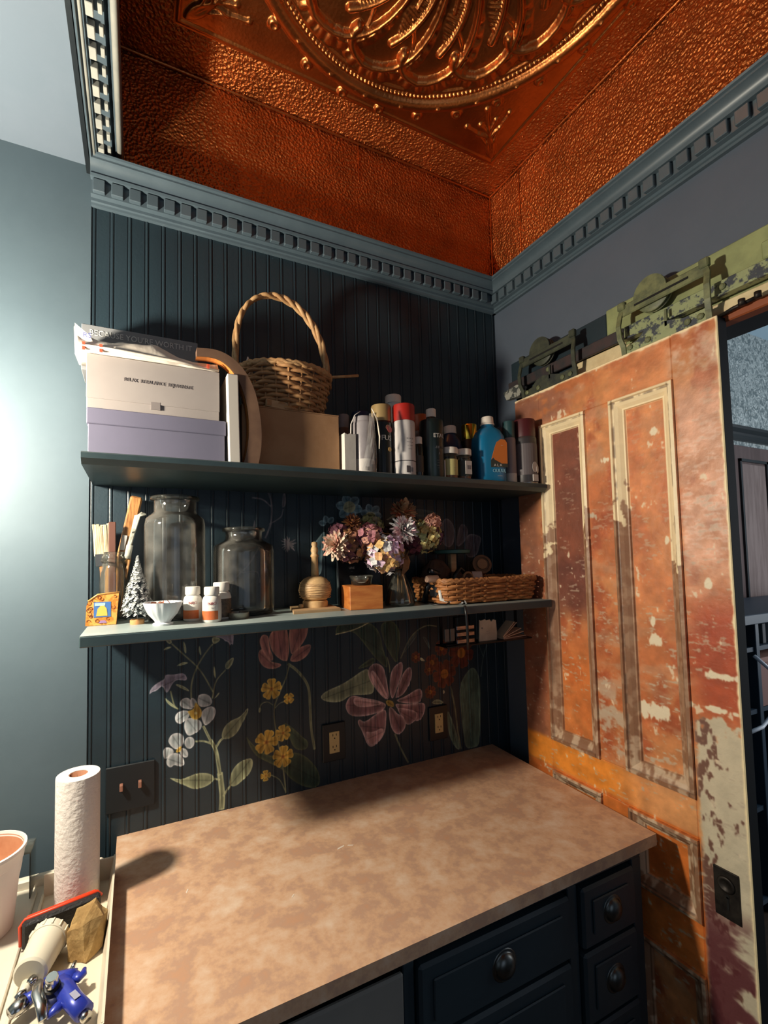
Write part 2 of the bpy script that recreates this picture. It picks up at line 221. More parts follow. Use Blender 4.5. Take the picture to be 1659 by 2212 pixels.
# ---------------------------------------------------------------- painted mural on the beadboard (flat print, drawn into an image)
MX0,MX1,MZ0,MZ1=-.13,1.33,.88,1.88; MS=.0013
mw=int((MX1-MX0)/MS); mh=int((MZ1-MZ0)/MS)
NAVY=np.array([32,47,55])/255.
mur=np.ones((mh,mw,3))*NAVY; mur*= (.9+.2*fbm(mw,mh,60,4,1))[:,:,None]
STREAK=fbm(mw,mh,5,3,3,6); BLOT=fbm(mw,mh,22,4,4)
def chaikin(p,n=2):
    for _ in range(n):
        q=np.roll(p,-1,0); p=np.stack([.75*p+.25*q,.25*p+.75*q],1).reshape(-1,2)
    return p
def topx(fl): a=np.array(fl,float).reshape(-1,2)/1000.; return np.stack([(a[:,0]-MX0)/MS,(a[:,1]-MZ0)/MS],1)
def paint_poly(p,c,smooth=2,rimw=3.6):
    if smooth: p=chaikin(p,smooth)
    x0,y0=np.floor(p.min(0)).astype(int)-2; x1,y1=np.ceil(p.max(0)).astype(int)+3
    x0=max(x0,0);y0=max(y0,0);x1=min(x1,mw);y1=min(y1,mh)
    if x1<=x0 or y1<=y0: return
    X,Y=np.meshgrid(np.arange(x0,x1)+.5,np.arange(y0,y1)+.5); ins=np.zeros(X.shape,bool); d=np.full(X.shape,1e9)
    for a,b in zip(p,np.roll(p,-1,0)):
        if a[1]!=b[1]:
            cnd=(a[1]>Y)!=(b[1]>Y); ins^=cnd&(X<(b[0]-a[0])*(Y-a[1])/(b[1]-a[1])+a[0])
        e=b-a; t=np.clip(((X-a[0])*e[0]+(Y-a[1])*e[1])/max(e@e,1e-9),0,1); d=np.minimum(d,np.hypot(X-a[0]-t*e[0],Y-a[1]-t*e[1]))
    sd=np.where(ins,d,-d); al=np.clip(sd+.6,0,1)
    ci,cr=np.minimum(np.array(MCOL[c][0])*1.16,232)/255.,np.minimum(np.array(MCOL[c][1])*1.16,232)/255.
    st=STREAK[y0:y1,x0:x1]; bl=BLOT[y0:y1,x0:x1]
    rim=np.exp(-np.maximum(sd-1,0)/rimw)
    col=ci*(1-rim[...,None])+cr*rim[...,None]; cc=p.mean(0); ax=np.linalg.svd(p-cc)[2][0]; tt=np.abs((X-cc[0])*-ax[1]+(Y-cc[1])*ax[0]); vein=.22*np.exp(-(tt/1.3)**2)*(sd>2); col=col*(.66+.46*st+.4*(bl-.4)-vein)[...,None]
    al=al*(.86+.14*st)
    mur[y0:y1,x0:x1]=mur[y0:y1,x0:x1]*(1-al[...,None])+col*al[...,None]
def ribbon(p,w):
    P=[p[0]]
    for i in range(len(p)-1):     # resample as a Catmull-Rom curve
        a,b,c,d=p[max(i-1,0)],p[i],p[i+1],p[min(i+2,len(p)-1)]
        for t in np.linspace(.125,1,8): P.append(.5*((2*b)+(-a+c)*t+(2*a-5*b+4*c-d)*t*t+(-a+3*b-3*c+d)*t**3))
    P=np.array(P); T=np.gradient(P,axis=0); T/=np.linalg.norm(T,axis=1)[:,None]+1e-9; Nn=np.stack([-T[:,1],T[:,0]],1)*w/2
    return np.concatenate([P+Nn,(P-Nn)[::-1]])
for kd,c,pr,fl in MURAL:
    p=topx(fl)
    if kd=='P': paint_poly(p,c)
    elif kd=='S': paint_poly(ribbon(p,max(pr/1000/MS,1.6)),c,0,2)
    elif kd=='F':
        R_,n,rot,cc,cr=pr; R_=R_/1000/MS; o=p[0]
        for k in range(n):
            a=rot+2*PI*k/n; u=np.array([math.cos(a),math.sin(a)]); v=np.array([-u[1],u[0]]); w=R_*math.sin(PI/n)*.80
            paint_poly(np.array([o+u*R_*.08-v*w*.2,o+u*R_*.5-v*w*.75,o+u*R_*.85-v*w,o+u*R_*1.02-v*w*.4,o+u*R_*.94,o+u*R_*1.02+v*w*.4,o+u*R_*.85+v*w,o+u*R_*.5+v*w*.75,o+u*R_*.08+v*w*.2]),c,2,3)
        paint_poly(np.array([o+R_*cr*np.array([math.cos(t),math.sin(t)]) for t in np.linspace(0,2*PI,10)[:-1]]),cc,1,2)
    elif kd=='X':
        rr=random.Random(3)
        for k in range(40):
            a=rr.random()*2*PI; q=(.009+rr.random()*.024)/MS; u=np.array([math.cos(a),math.sin(a)]); v=np.array([-u[1],u[0]])
            paint_poly(np.array([p[0]-v*.8,p[0]+u*q*.6-v*1.6,p[0]+u*q,p[0]+u*q*.6+v*1.6,p[0]+v*.8]),c,1,2)
for a in lin((0,0,0))[:0]: pass
IM=image('mural_paint',mur)
m_wall=mat_img('mural_board_paint',IM,0,MX0,MX1,MZ0,MZ1,rough=.42,bump=.15,bscale=120)
m_navy=M('navy_paint',(33,47,55),.42,col2=(37,52,60),scale=6,bump=.06)
m_shelf=M('shelf_paint',(52,68,72),.38,col2=(58,75,78),scale=9,bump=.08)
m_left=M('pale_teal_wall_paint',(79,95,104),.6,col2=(75,91,100),scale=4,bump=.05)
m_right=M('slate_wall_paint',(86,96,110),.55,col2=(82,93,107),scale=5,bump=.05)
m_corn=M('cornice_paint',(84,99,108),.36,col2=(78,93,102),scale=9)
m_white=M('white_ceiling_paint',(108,121,134),.7,col2=(104,118,131),scale=5,bump=.04)
m_dark=M('dark_trim_paint',(24,30,34),.4)

# ---------------------------------------------------------------- setting
XL,XR,ZC=-.115,1.305,3.092; ZCO=2.700
fl=struct('floor',MB().box(-1.8,5.2,-3.2,.35,-.06,0),M('dark_floorboards',(58,44,34),.5,col2=(44,33,26),scale=6,stretch=(1,12,1)))
wb=struct('wall_back',MB().box(-1.8,XR+.13,.004,.1,0,3.2),m_navy)
# beadboard boards: every board a piece of its own
PIT=.0438
pf=[(0,-.0005),(0,.0009),(.003,.0009),(.0036,-.0006),(.0055,-.0016),(.0085,-.0016),(.0102,-.0006),(.0108,.0010),(.0135,.0010),(.0142,-.0005),(PIT,-.0005),(PIT,.005),(0,.005)]
bme=MB().prism(pf,'z',.86,2.62).mesh('board',m_wall)
x=XL
while x<XR-.01: put('board',bme,wb,(x,0,0)); x+=PIT
wl=struct('wall_left',MB().box(-1.8,XL,-.004,.004,0,2.72).box(-1.8,-1.7,-3.2,-2.6,0,2.72).box(-1.8,-1.7,-1.3,0,0,2.72).box(-1.8,-1.7,-2.6,-1.3,0,1.05).box(-1.8,-1.7,-2.6,-1.3,2.3,2.72),m_left)
sof=struct('ceiling_alcove',MB().box(-1.8,XL-.012,-3.2,.0,2.712,2.76),m_white)
sof.name='ceiling'
struct('wall_bulkhead',MB().box(XL-.012,XL,-3.2,0,2.69,3.1),m_dark)
DY0,DY1,DZ=-.70,-1.75,2.2
struct('wall_right',MB().box(XR,XR+.12,DY0,.1,0,3.2).box(XR,XR+.12,-3.2,DY1,0,3.2).box(XR,XR+.12,DY1,DY0,DZ,3.2),m_right)
struct('wall_front',MB().box(-1.8,XR+.12,-3.25,-3.15,0,.9).box(-1.8,XR+.12,-3.25,-3.15,2.4,3.2).box(-1.8,-.4,-3.25,-3.15,.9,2.4).box(.8,XR+.12,-3.25,-3.15,.9,2.4),m_right)
# ---------------------------------------------------------------- copper ceiling and frieze
def copper(name,base,rough,bs,bst,dist):
    m=M(name,base,rough,1.0,col2=tuple(int(c*.74) for c in base),scale=7,detail=5,ramp=(.3,.75)); nt=m.node_tree; L=nt.links
    g=nd(nt,'ShaderNodeNewGeometry'); n=nd(nt,'ShaderNodeTexNoise'); n.inputs['Scale'].default_value=bs; n.inputs['Detail'].default_value=1.5
    v=nd(nt,'ShaderNodeTexVoronoi'); v.inputs['Scale'].default_value=bs*.8; L.new(g.outputs['Position'],n.inputs['Vector']); L.new(g.outputs['Position'],v.inputs['Vector'])
    a=nd(nt,'ShaderNodeMath',operation='ADD'); L.new(n.outputs['Fac'],a.inputs[0]); L.new(v.outputs['Distance'],a.inputs[1])
    b=nd(nt,'ShaderNodeBump'); b.inputs['Strength'].default_value=bst; b.inputs['Distance'].default_value=dist; L.new(a.outputs[0],b.inputs['Height']); L.new(b.outputs[0],nt.nodes['Principled BSDF'].inputs['Normal'])
    return m
m_cop=copper('hammered_copper',(222,134,74),.50,135,.75,.007)
m_copt=copper('pressed_copper',(220,136,76),.36,150,.2,.002)
TX,TY,TH=.64,-.69,.556
def relief():
    st=.0026; n=int(2*TH/st); ax=np.linspace(-TH,TH,n+1); ay=np.linspace(TH,-.32,int((TH+.32)/st)+1)
    X,Y=np.meshgrid(ax,ay); R_=np.hypot(X,Y); T=np.arctan2(Y,X); H=np.zeros_like(X)
    dome=lambda d,w,h: h*np.sqrt(np.clip(1-(d/w)**2,0,1))
    H=np.maximum(H,dome(R_-.508,.019,.016))
    nb=236; a=2*PI/nb; tm=(T/a-np.round(T/a))*a*R_; H=np.maximum(H,dome(np.hypot(tm,R_-.477),.0062,.009))
    H=np.maximum(H,dome(R_-.463,.005,.005))
    ns=26; a=2*PI/ns; tm=(T/a-np.round(T/a))*a*R_; d=np.hypot(tm,R_-.541); H=np.maximum(H,dome(d,.017,.012)-dome(d,.008,.006))
    tm2=((T/a+.5)-np.round(T/a+.5))*a*R_; H=np.maximum(H,dome(np.hypot(tm2,(R_-.508)/.6),.012,.021))
    N=15; a=2*PI/N
    def spines(pts,w0,w1,h,fr=0):
        nonlocal H
        P=np.array(pts)
        for k in (-2,-1,0,1,2):
            best=np.full(X.shape,1e9); bt=np.zeros(X.shape); sg=np.zeros(X.shape)
            Tw=(T/a-np.round(T/a))*a
            x=R_*np.cos(Tw); y=R_*np.sin(Tw)
            for i in range(len(P)-1):
                (r0,t0),(r1,t1)=P[i],P[i+1]; p0=np.array([r0*math.cos(t0+k*a),r0*math.sin(t0+k*a)]); p1=np.array([r1*math.cos(t1+k*a),r1*math.sin(t1+k*a)])
                e=p1-p0; t=np.clip(((x-p0[0])*e[0]+(y-p0[1])*e[1])/(e@e),0,1); dx=x-p0[0]-t*e[0]; dy=y-p0[1]-t*e[1]; d=np.hypot(dx,dy)
                m=d<best; best=np.where(m,d,best); bt=np.where(m,(i+t)/(len(P)-1),bt); sg=np.where(m,np.sign(e[0]*dy-e[1]*dx),sg)
            w=w0+(w1-w0)*bt; H=np.maximum(H,h*np.sqrt(np.clip(1-(best/w)**2,0,1)))
            if fr:
                wd=.046*np.sin(np.clip(bt*1.15-.1,0,1)*PI); ok=(sg*fr>0)&(best<wd)
                H=np.maximum(H,np.where(ok,(.005+.0042*np.cos(bt*120))*(1-(best/np.maximum(wd,1e-4))**2)+.003,0))
    S1=[(.13+.30*math.sin(t*PI/2), -.12+.55*t**1.6) for t in np.linspace(0,1,12)]
    S1+= [(.425-.06*(1-math.cos(u*2.4))*.6, .43+.16*math.sin(u*1.9)) for u in np.linspace(.25,1,6)]
    spines(S1,.007,.014,.022,-1)
    spines([(.20+.15*t,.03+.26*t**1.4) for t in np.linspace(0,1,8)],.005,.011,.017,1)
    spines([(.345+.075*math.sin(t*PI/2),.02+.20*t) for t in np.linspace(0,1,7)],.004,.008,.012)
    spines([(.13+.12*t,.10+.10*t) for t in np.linspace(0,1,5)],.008,.004,.014)
    spines([(.27+.13*t,.20-.10*math.sin(t*2.2)) for t in np.linspace(0,1,7)],.003,.006,.010)
    H=np.maximum(H,np.where(R_<.455,.004*(1-(R_/.455)**2),0))
    # corner sprays
    u=TH-np.abs(X); v=TH-np.abs(Y)
    for ang,l,cv,w in ((45,.19,0,.005),(30,.15,.5,.006),(60,.15,-.5,.006),(18,.13,.9,.006),(72,.13,-.9,.006),(38,.17,-.35,.004),(52,.17,.35,.004)):
        best=np.full(X.shape,1e9); q=None; th=math.radians(ang); p=np.array([.03,.03])
        for i in range(9):
            q=p+np.array([math.cos(th),math.sin(th)])*l/9; e=q-p; t=np.clip(((u-p[0])*e[0]+(v-p[1])*e[1])/(e@e),0,1); best=np.minimum(best,np.hypot(u-p[0]-t*e[0],v-p[1]-t*e[1])); p=q; th+=cv*.22
        H=np.maximum(H,np.where(R_>.56,dome(best,w,.009),0)); H=np.maximum(H,dome(np.hypot(u-p[0],v-p[1]),.009,.009))
    e=np.minimum(u,v); H=np.maximum(H,dome(e-.012,.005,.004))
    H*= .9
    V=np.stack([X+TX,Y+TY,ZC-.002-H],-1).reshape(-1,3); h_,w_=X.shape
    idx=np.arange(h_*w_).reshape(h_,w_); F=np.stack([idx[:-1,:-1],idx[:-1,1:],idx[1:,1:],idx[1:,:-1]],-1).reshape(-1,4)
    me=bpy.data.meshes.new('medallion_tile'); me.vertices.add(len(V)); me.vertices.foreach_set('co',V.ravel().astype(np.float32)); me.loops.add(F.size); me.loops.foreach_set('vertex_index',F.ravel().astype(np.int32))
    me.polygons.add(len(F)); me.polygons.foreach_set('loop_start',np.arange(0,F.size,4,dtype=np.int32)); me.polygons.foreach_set('loop_total',np.full(len(F),4,np.int32)); me.update(); me.validate(); me.materials.append(m_copt); me.shade_smooth(); return me
cz=struct('ceiling',MB().box(XL,XR,-3.15,0,ZC,ZC+.06),m_cop)
put('medallion_tile',relief(),cz)
fb=MB(); fr_=MB()
struct('trim_1',MB().box(XL,XR,-.006,.004,2.69,ZC),m_cop)
struct('trim_2',MB().box(XR-.006,XR,-3.0,-.006,2.69,ZC),m_cop)
def rope(name,p,q,r,parent):
    n=int((Vector(q)-Vector(p)).length/.006); P=[Vector(p).lerp(Vector(q),i/n) for i in range(n+1)]
    part(name,MB().tube(P,[r*(.75+.25*(i%2)) for i in range(n+1)],6),m_copt,parent,True)
rope('edge_bead',(XL,-.012,ZC-.005),(XR,-.012,ZC-.005),.005,cz); rope('edge_bead',(XR-.012,-.01,ZC-.005),(XR-.012,-2,ZC-.005),.005,cz)
rope('edge_bead',(XR-.010,-.010,ZC),(XR-.010,-.010,2.70),.004,cz)
rope('edge_bead',(XR-.008,-.165,ZC),(XR-.008,-.165,2.70),.0025,cz); rope('edge_bead',(.70,-.008,ZC),(.70,-.008,2.95),.002,cz)
nail=MB().lathe([(.0001,-.004),(.0025,-.0035),(.0035,-.001),(.0035,0)],8,caps=False).mesh('nail',m_copt,True)
for k in range(9):
    for j in (0,.012): put('nail',nail,cz,(.10+k*.125+j,-.118,ZC)); 
for k in range(8): put('nail',nail,cz,(.16+k*.14,-.02,ZC)); put('nail',nail,cz,(1.215,-.15-k*.12,ZC))
# ---------------------------------------------------------------- cornices with dentils
cp=[(0,2.600),(.012,2.600),(.013,2.606),(.018,2.608),(.018,2.616),(.031,2.618),(.031,2.656),(.046,2.657),(.048,2.664),(.044,2.666),(.046,2.674),(.053,2.683),(.064,2.689),(.067,2.690),(.067,2.695),(.074,2.697),(.076,2.702),(0,2.706)]
c1=struct('trim_3',MB().prism([(-d,z) for d,z in cp],'x',XL,XR),m_corn,35)
c2=struct('trim_4',MB().prism([(XR-d,z) for d,z in cp],'y',-3.0,0),m_corn,35)
lp=[(XL-.002,2.690),(XL+.004,2.690),(XL+.006,2.698),(XL+.017,2.699),(XL+.018,2.706),(XL+.022,2.706),(XL+.022,2.722),(XL+.052,2.722),(XL+.053,2.733),(XL+.058,2.740),(XL+.060,2.728),(XL+.070,2.730),(XL+.078,2.742),(XL+.079,2.762),(XL-.002,2.770)]
m_pcorn=M('pale_lit_cornice_paint',(176,176,166),.45,col2=(160,162,155),scale=9)
c3=struct('trim_5',MB().prism(lp,'y',-3.0,-.001),m_corn,35)  # body kept dark as painted shade between the pale lit dentils and beads
part('bead',MB().tube([(XL+.070,-3.0,2.7285),(XL+.070,-.003,2.7285)],.007,10),m_pcorn,c3,True); part('bead',MB().tube([(XL+.011,-3.0,2.699),(XL+.011,-.003,2.699)],.0035,8),m_pcorn,c3,True)
dm=MB().box(-.0145,.0145,-.0135,0,0,.034,bev=.0015).mesh('dentil',m_corn)
k=0
while XL+.02+k*PIT<XR-.05: put('dentil',dm,c1,(XL+.02+k*PIT,-.0305,2.620)); k+=1
for k in range(27): put('dentil',dm,c2,(XR-.0305,-.045-k*PIT,2.620),(0,0,-PI/2))
dl=MB().box(-.0135,.0135,-.014,0,0,.016,bev=.0012).mesh('dentil',m_pcorn)
d2=MB().box(-.010,.010,-.008,0,0,.012,bev=.001).mesh('dentil',m_pcorn)
for k in range(16): put('dentil',dl,c3,(XL+.0205,-.03-k*PIT,2.703),(0,0,PI/2)); put('dentil',d2,c3,(XL+.042,-.03-k*PIT,2.713),(0,0,PI/2))
# ---------------------------------------------------------------- shelves, counter, cabinets
ZU,ZS,SX0,SX1=1.861,1.478,-.106,1.228
up=part('upper_shelf',MB().prism([(0,ZU),(-.296,ZU),(-.300,ZU-.003),(-.300,ZU-.014),(-.288,ZU-.026),(0,ZU-.026)],'x',SX0,SX1),m_shelf)
tag(up,'dark painted upper wall shelf carrying boxes, basket and bottles','shelf')
m_stop=M('lit_shelf_top_paint',(150,162,160),.42,col2=(138,152,151),scale=12)  # top face painted lighter to show lamplight on the shelf
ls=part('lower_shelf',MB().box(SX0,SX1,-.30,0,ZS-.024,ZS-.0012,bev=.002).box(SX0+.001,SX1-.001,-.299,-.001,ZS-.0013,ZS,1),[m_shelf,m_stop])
tag(ls,'dark painted lower wall shelf carrying glass jars and dried flowers','shelf')
m_lam=M('mottled_tan_laminate',(190,146,116),.42,col2=(214,188,164),scale=17,detail=12,ramp=(.32,.70),bump=.05,bscale=200)
nt=m_lam.node_tree; rp=[n for n in nt.nodes if n.type=='VALTORGB'][0]; e=rp.color_ramp.elements.new(.5); e.color=lin((200,160,128)); e=rp.color_ramp.elements.new(.42); e.color=lin((182,146,122))
CT=.914
cnt=part('countertop',MB().prism([(-.045,0),(-.045,-.645),(1.186,-.635),(1.215,0)],'z',CT-.028,CT),m_lam)
tag(cnt,'mottled tan laminate worktop below the mural','countertop')
for fx,fy,fw,fr2 in ((.455,-.315,.006,.3),(.480,-.318,.004,-.4),(.10,-.30,.0035,1.2),(.30,-.42,.003,.8)): put('paint_fleck',MB().prism([(-fw*2,-fw*.3),(fw*1.6,-fw*.4),(fw*2,fw*.3),(-fw*1.2,fw*.5)],'z',0,.0004).mesh('paint_fleck',M('white_paint_fleck',(220,206,190),.6)),cnt,(fx,fy,CT),(0,0,fr2))
cab=thing('base_cabinet',(.55,-.3,0),'dark painted base cabinet with drawers under the tan worktop','cabinet')
def cbox(n,x0,x1,y0,y1,z0,z1,m,par=cab,bev=.002): return part(n,MB().box(x0-.55,x1-.55,y0+.3,y1+.3,z0,z1,bev=bev),m,par)
cbox('carcass',.0,1.17,-.575,-.02,.10,CT-.0285,m_navy); cbox('plinth',.02,1.15,-.54,-.05,0,.10,m_dark)
cbox('rail',.0,1.17,-.600,-.575,.846,CT-.0285,m_navy); cbox('stile',1.135,1.17,-.600,-.575,.10,.846,m_navy); cbox('stile',.905,.935,-.600,-.575,.10,.846,m_navy); cbox('stile',.460,.485,-.600,-.575,.10,.846,m_navy)
m_pull=M('pewter_metal',(96,98,96),.34,1)
def drawer(x0,x1,z0,z1,knob):
    d=cbox('drawer',x0,x1,-.612,-.578,z0,z1,m_navy,bev=.006); part('drawer_panel',MB().box(x0+.03-.55,x1-.03-.55,-.3165,-.3115,z0+.03,z1-.03,bev=.004),m_navy,d)
    if knob:
        x=(x0+x1)/2-.55; z=(z0+z1)/2
        part('pull',MB().lathe([(.034,0),(.034,.004),(.030,.006),(.027,.005),(.026,.009),(.020,.016),(.010,.019),(0,.020)],20,mat=Matrix.Translation((x,-.312,z))@Matrix.Rotation(PI/2,4,'X'),caps=False),m_pull,d,True)
for x0,x1,k in ((.94,1.13,1),(.49,.90,1)): drawer(x0,x1,.70,.838,k); drawer(x0,x1,.53,.69,k); drawer(x0,x1,.12,.52,k)
app=thing('dishwasher',(.22,-.3,0),'grey fronted appliance under the worktop at the left','appliance')
m_app=M('grey_enamel',(128,126,120),.4,col2=(120,118,113),scale=3)
part('door_panel',MB().box(-.2,.235,-.312,-.30,.10,.842,bev=.004),m_app,app); part('handle',MB().tube([(-.05,-.318,.79),(-.05,-.34,.79),(.10,-.34,.79),(.10,-.318,.79)],.006,8),m_dark,app,True)
# ---------------------------------------------------------------- sliding panel door, paint layers and some shade drawn into an image
DX,DT,DL,DR,DB,DTOP=1.235,.036,-.162,-.815,.03,2.183
dw,dh=330,1090; dU=(DL-DR)
U=np.linspace(0,dU,dw)[None,:].repeat(dh,0); Zd=np.linspace(0,DTOP+.01,dh)[:,None].repeat(dw,1)
n1=fbm(dw,dh,90,5,11); n2=fbm(dw,dh,14,4,12); n3=fbm(dw,dh,40,5,13,.45); n4=fbm(dw,dh,6,3,14,2.2); n5=fbm(dw,dh,26,5,15,1.5); n6=fbm(dw,dh,9,4,16,.35)
c=lambda r,g,b: np.array([r,g,b])/255.
mix=lambda a,b,t: a*(1-t[...,None])+b*t[...,None]
img=mix(np.ones((dh,dw,3))*c(174,100,58),c(192,126,78),sst(n1,.35,.65)); img=mix(img,c(150,72,42),sst(n5,.52,.72)*.75); img=mix(img,c(178,132,100),sst(n3,.56,.72)*.6)
img=mix(img,c(200,148,120),sst(U,.545,.56)*sst(Zd,1.42,1.62)*(1-sst(Zd,1.98,2.10))*(.45+.55*sst(n1+n2*.4,.5,.85))); img=mix(img,c(212,172,150),sst(U,.545,.56)*(1-sst(np.abs(Zd-1.78),.10,.25))*sst(n6,.5,.62)*.7)
img=mix(img,c(150,58,34),sst(U,.52,.6)*(1-sst(np.abs(Zd-1.36),.08,.2))*.8)
pr=((U>.373)&(U<.545)); img=mix(img,c(196,124,78),pr*sst(Zd,1.25,1.5)*.5)
pl=((U>.140)&(U<.252)&(Zd<2.03)&(Zd>1.05)); img=mix(img,c(100,54,42),pl*sst(Zd,1.36,1.60)*(.7+.3*n1)); img=mix(img,c(88,50,44),pl*(1-sst(np.abs(Zd-1.52),.05,.12))*.6); img=mix(img,c(200,112,48),pl*(1-sst(Zd,1.25,1.4))*.5)  # left panel maroon, deepened for shade; soft dark band is a painted basket shadow
img=mix(img,c(112,68,54),(1-sst(U+.04*(n1-.5),.07,.13))*.7); img=mix(img,c(128,84,66),(1-sst(U,.15,.30))*sst(Zd,2.06,2.09)*sst(n2+n3,.8,1.1)*.8); img=mix(img,c(190,160,140),sst(U,.52,.56)*sst(Zd,2.06,2.08)*sst(n2+n1,.9,1.15)*.7)  # left stile darkened to paint the shade of the shelf and its items
img=mix(img,c(212,128,44),(1-sst(np.abs(Zd-.975),.035,.055))*(1-sst(U,.30,.48))); img=mix(img,c(212,148,92),(1-sst(np.abs(Zd-.975),.035,.055))*sst(U,.28,.48)*.8)
img=mix(img,c(202,104,36),((Zd<.93)&(Zd>.56)&(U<.55))*.7)
img*= (.84+.32*n2)[...,None]
white=c(214,200,172); grey=c(176,160,138)
lowR=sst(U+.014*(n4-.5),.548,.558)*(1-sst(Zd+.30*(n2-.5)+.10*(n4-.5)+.25*(.60-U),1.20,1.24)); img=mix(img,c(190,178,152)*(.92+.16*n2[...,None]),lowR)
chip=np.clip(sst(n5*.45+n4*.55+.16*(1-sst(U,.55,.63))-.02,.60,.65),0,1)*lowR; img=mix(img,c(92,56,46),chip*.85)
mid=((U>.286)&(U<.372))*(1-sst(Zd,1.18,1.34))*sst(Zd,1.03,1.06); img=mix(img,grey,mid*sst(n3*.5+n2*.5,.44,.56)*.85)
pan=pr*(1-sst(Zd,1.15,1.5))*sst(Zd,1.02,1.05); img=mix(img,grey*1.02,pan*sst(n6*.6+n1*.4,.56,.63)*.8)
img=mix(img,grey,sst(n6*.7+n5*.3,.635,.69)*.75*(1-sst(Zd,1.3,2.0)*.6)); img=mix(img,white,sst(n4*.55+n2*.45,.70,.74)*.8)
for uu,zz,a,b in ((.455,1.395,.016,.02),(.45,1.44,.008,.016),(.20,1.58,.006,.007),(.135,1.33,.01,.012),(.62,1.33,.035,.008),(.60,1.25,.05,.007),(.40,1.75,.007,.01),(.50,1.66,.006,.014),(.29,1.74,.016,.012),(.27,1.80,.014,.009),(.60,1.55,.008,.014),(.48,1.95,.014,.01),(.35,1.9,.012,.008),(.45,1.2,.05,.02)):
    d=np.hypot((U-uu)/a,(Zd-zz)/b)+(n4-.5)*2.2; img=mix(img,white if zz!=1.74 else grey,1-sst(d,.8,1.1))
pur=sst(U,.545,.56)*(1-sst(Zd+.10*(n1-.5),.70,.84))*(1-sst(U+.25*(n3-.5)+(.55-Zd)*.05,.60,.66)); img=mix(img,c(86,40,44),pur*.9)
img=mix(img,c(232,212,168),sst(U+.008*(n4-.5),.647,.651)); img=mix(img,c(226,206,166),sst(Zd+.012*(n2-.5),2.174,2.180))
def mould(y0,y1,z0,z1,zl,zr,w=.036):
    global img
    u0,u1=DL-y0,DL-y1; ins=(U>u0)&(U<u1)&(Zd>z0)&(Zd<z1); inn=(U>u0+w)&(U<u1-w)&(Zd>z0+w)&(Zd<z1-w); m=(ins&~inn)
    img=mix(img,mix(np.ones((dh,dw,3))*c(130,96,72),c(184,162,136),sst(n4*.5+n2*.5,.46,.58)*(.35+.65*(1-sst(Zd,1.05,1.25)))),m*.92)
    zz=np.where(U<(u0+u1)/2,zl,zr)+(n4-.5)*.22+(n2-.5)*.16
    img=mix(img,c(232,212,172)*(1-.08*n2[...,None]),m*sst(Zd-zz,0,.012))
    d=np.minimum(np.minimum(np.abs(U-u0-.011),np.abs(U-u1+.011)),np.minimum(np.abs(Zd-z0-.011),np.abs(Zd-z1+.011))); img=mix(img,c(70,50,38),m*(d<.0016)*.6*sst(n4,.35,.6))
PAN=[(-.272,-.448,1.02,2.063,1.66,1.72),(-.531,-.708,1.02,2.066,1.745,1.60),(-.272,-.448,.725,.922,9,9),(-.531,-.708,.725,.922,9,9),(-.272,-.448,.20,.60,9,9),(-.531,-.708,.20,.60,9,9)]
for p in PAN: mould(*p)
img=np.clip(img*1.10+.012,0,1); ID=image('door_paint_and_shade',img); m_door=mat_img('worn_shaded_door_paint',ID,1,DL,DR,0,DTOP+.01,rough=.46,bump=.35,bscale=70)
m_iron=M('old_dark_iron',(62,56,50),.5,.6,col2=(40,36,34),scale=30)
dr=struct('door_1')   # the sliding door leaf of the room
dr.location=(DX,-.49,0)
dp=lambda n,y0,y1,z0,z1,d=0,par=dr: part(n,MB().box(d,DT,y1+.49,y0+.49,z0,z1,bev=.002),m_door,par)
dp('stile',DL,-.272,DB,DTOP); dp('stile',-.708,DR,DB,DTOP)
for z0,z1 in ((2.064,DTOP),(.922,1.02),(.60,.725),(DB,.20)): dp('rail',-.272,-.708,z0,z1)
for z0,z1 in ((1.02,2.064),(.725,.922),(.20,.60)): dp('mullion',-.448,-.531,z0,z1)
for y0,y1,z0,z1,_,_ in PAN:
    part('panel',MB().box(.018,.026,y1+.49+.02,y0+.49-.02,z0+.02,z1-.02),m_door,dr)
    b=MB(); prof=[(0,.002),(.0,-.007),(.008,-.009),(.010,-.003),(.013,-.002),(.022,.004),(.030,.012),(.034,.0125),(.036,.019)]
    vs=[]
    for w,d in prof:
        a0,a1,c0,c1=y1+.49+w,y0+.49-w,z0+w,z1-w; vs+=[(d,a0,c0),(d,a1,c0),(d,a1,c1),(d,a0,c1)]
    b.add(vs,[(i*4+k,i*4+(k+1)%4,i*4+4+(k+1)%4,i*4+4+k) for i in range(len(prof)-1) for k in range(4)]); part('moulding',b,m_door,dr)
part('edge',MB().box(.002,DT,DR+.49-.0012,DR+.49,DB,DTOP-.002),M('black_door_edge_paint',(13,16,19),.8,spec=.2),dr)
lk=part('lock_plate',MB().box(-.004,.002,-.79+.49,-.738+.49,.775,.885,bev=.001),m_iron,dr)
part('finger_cup',MB().lathe([(.019,0),(.017,.003),(.012,.0035),(.011,.001),(0,.0008)],20,mat=Matrix.Translation((-.004,-.764+.49,.852))@Matrix.Rotation(-PI/2,4,'Y')),m_iron,lk,True)
part('keyhole',MB().box(-.0052,-.0035,-.2782,-.2738,.797,.826).lathe([(.0045,0),(.0045,.0014),(0,.0014)],12,mat=Matrix.Translation((-.0038,-.276,.827))@Matrix.Rotation(-PI/2,4,'Y')),M('keyhole_dark',(8,8,8),.8),lk)
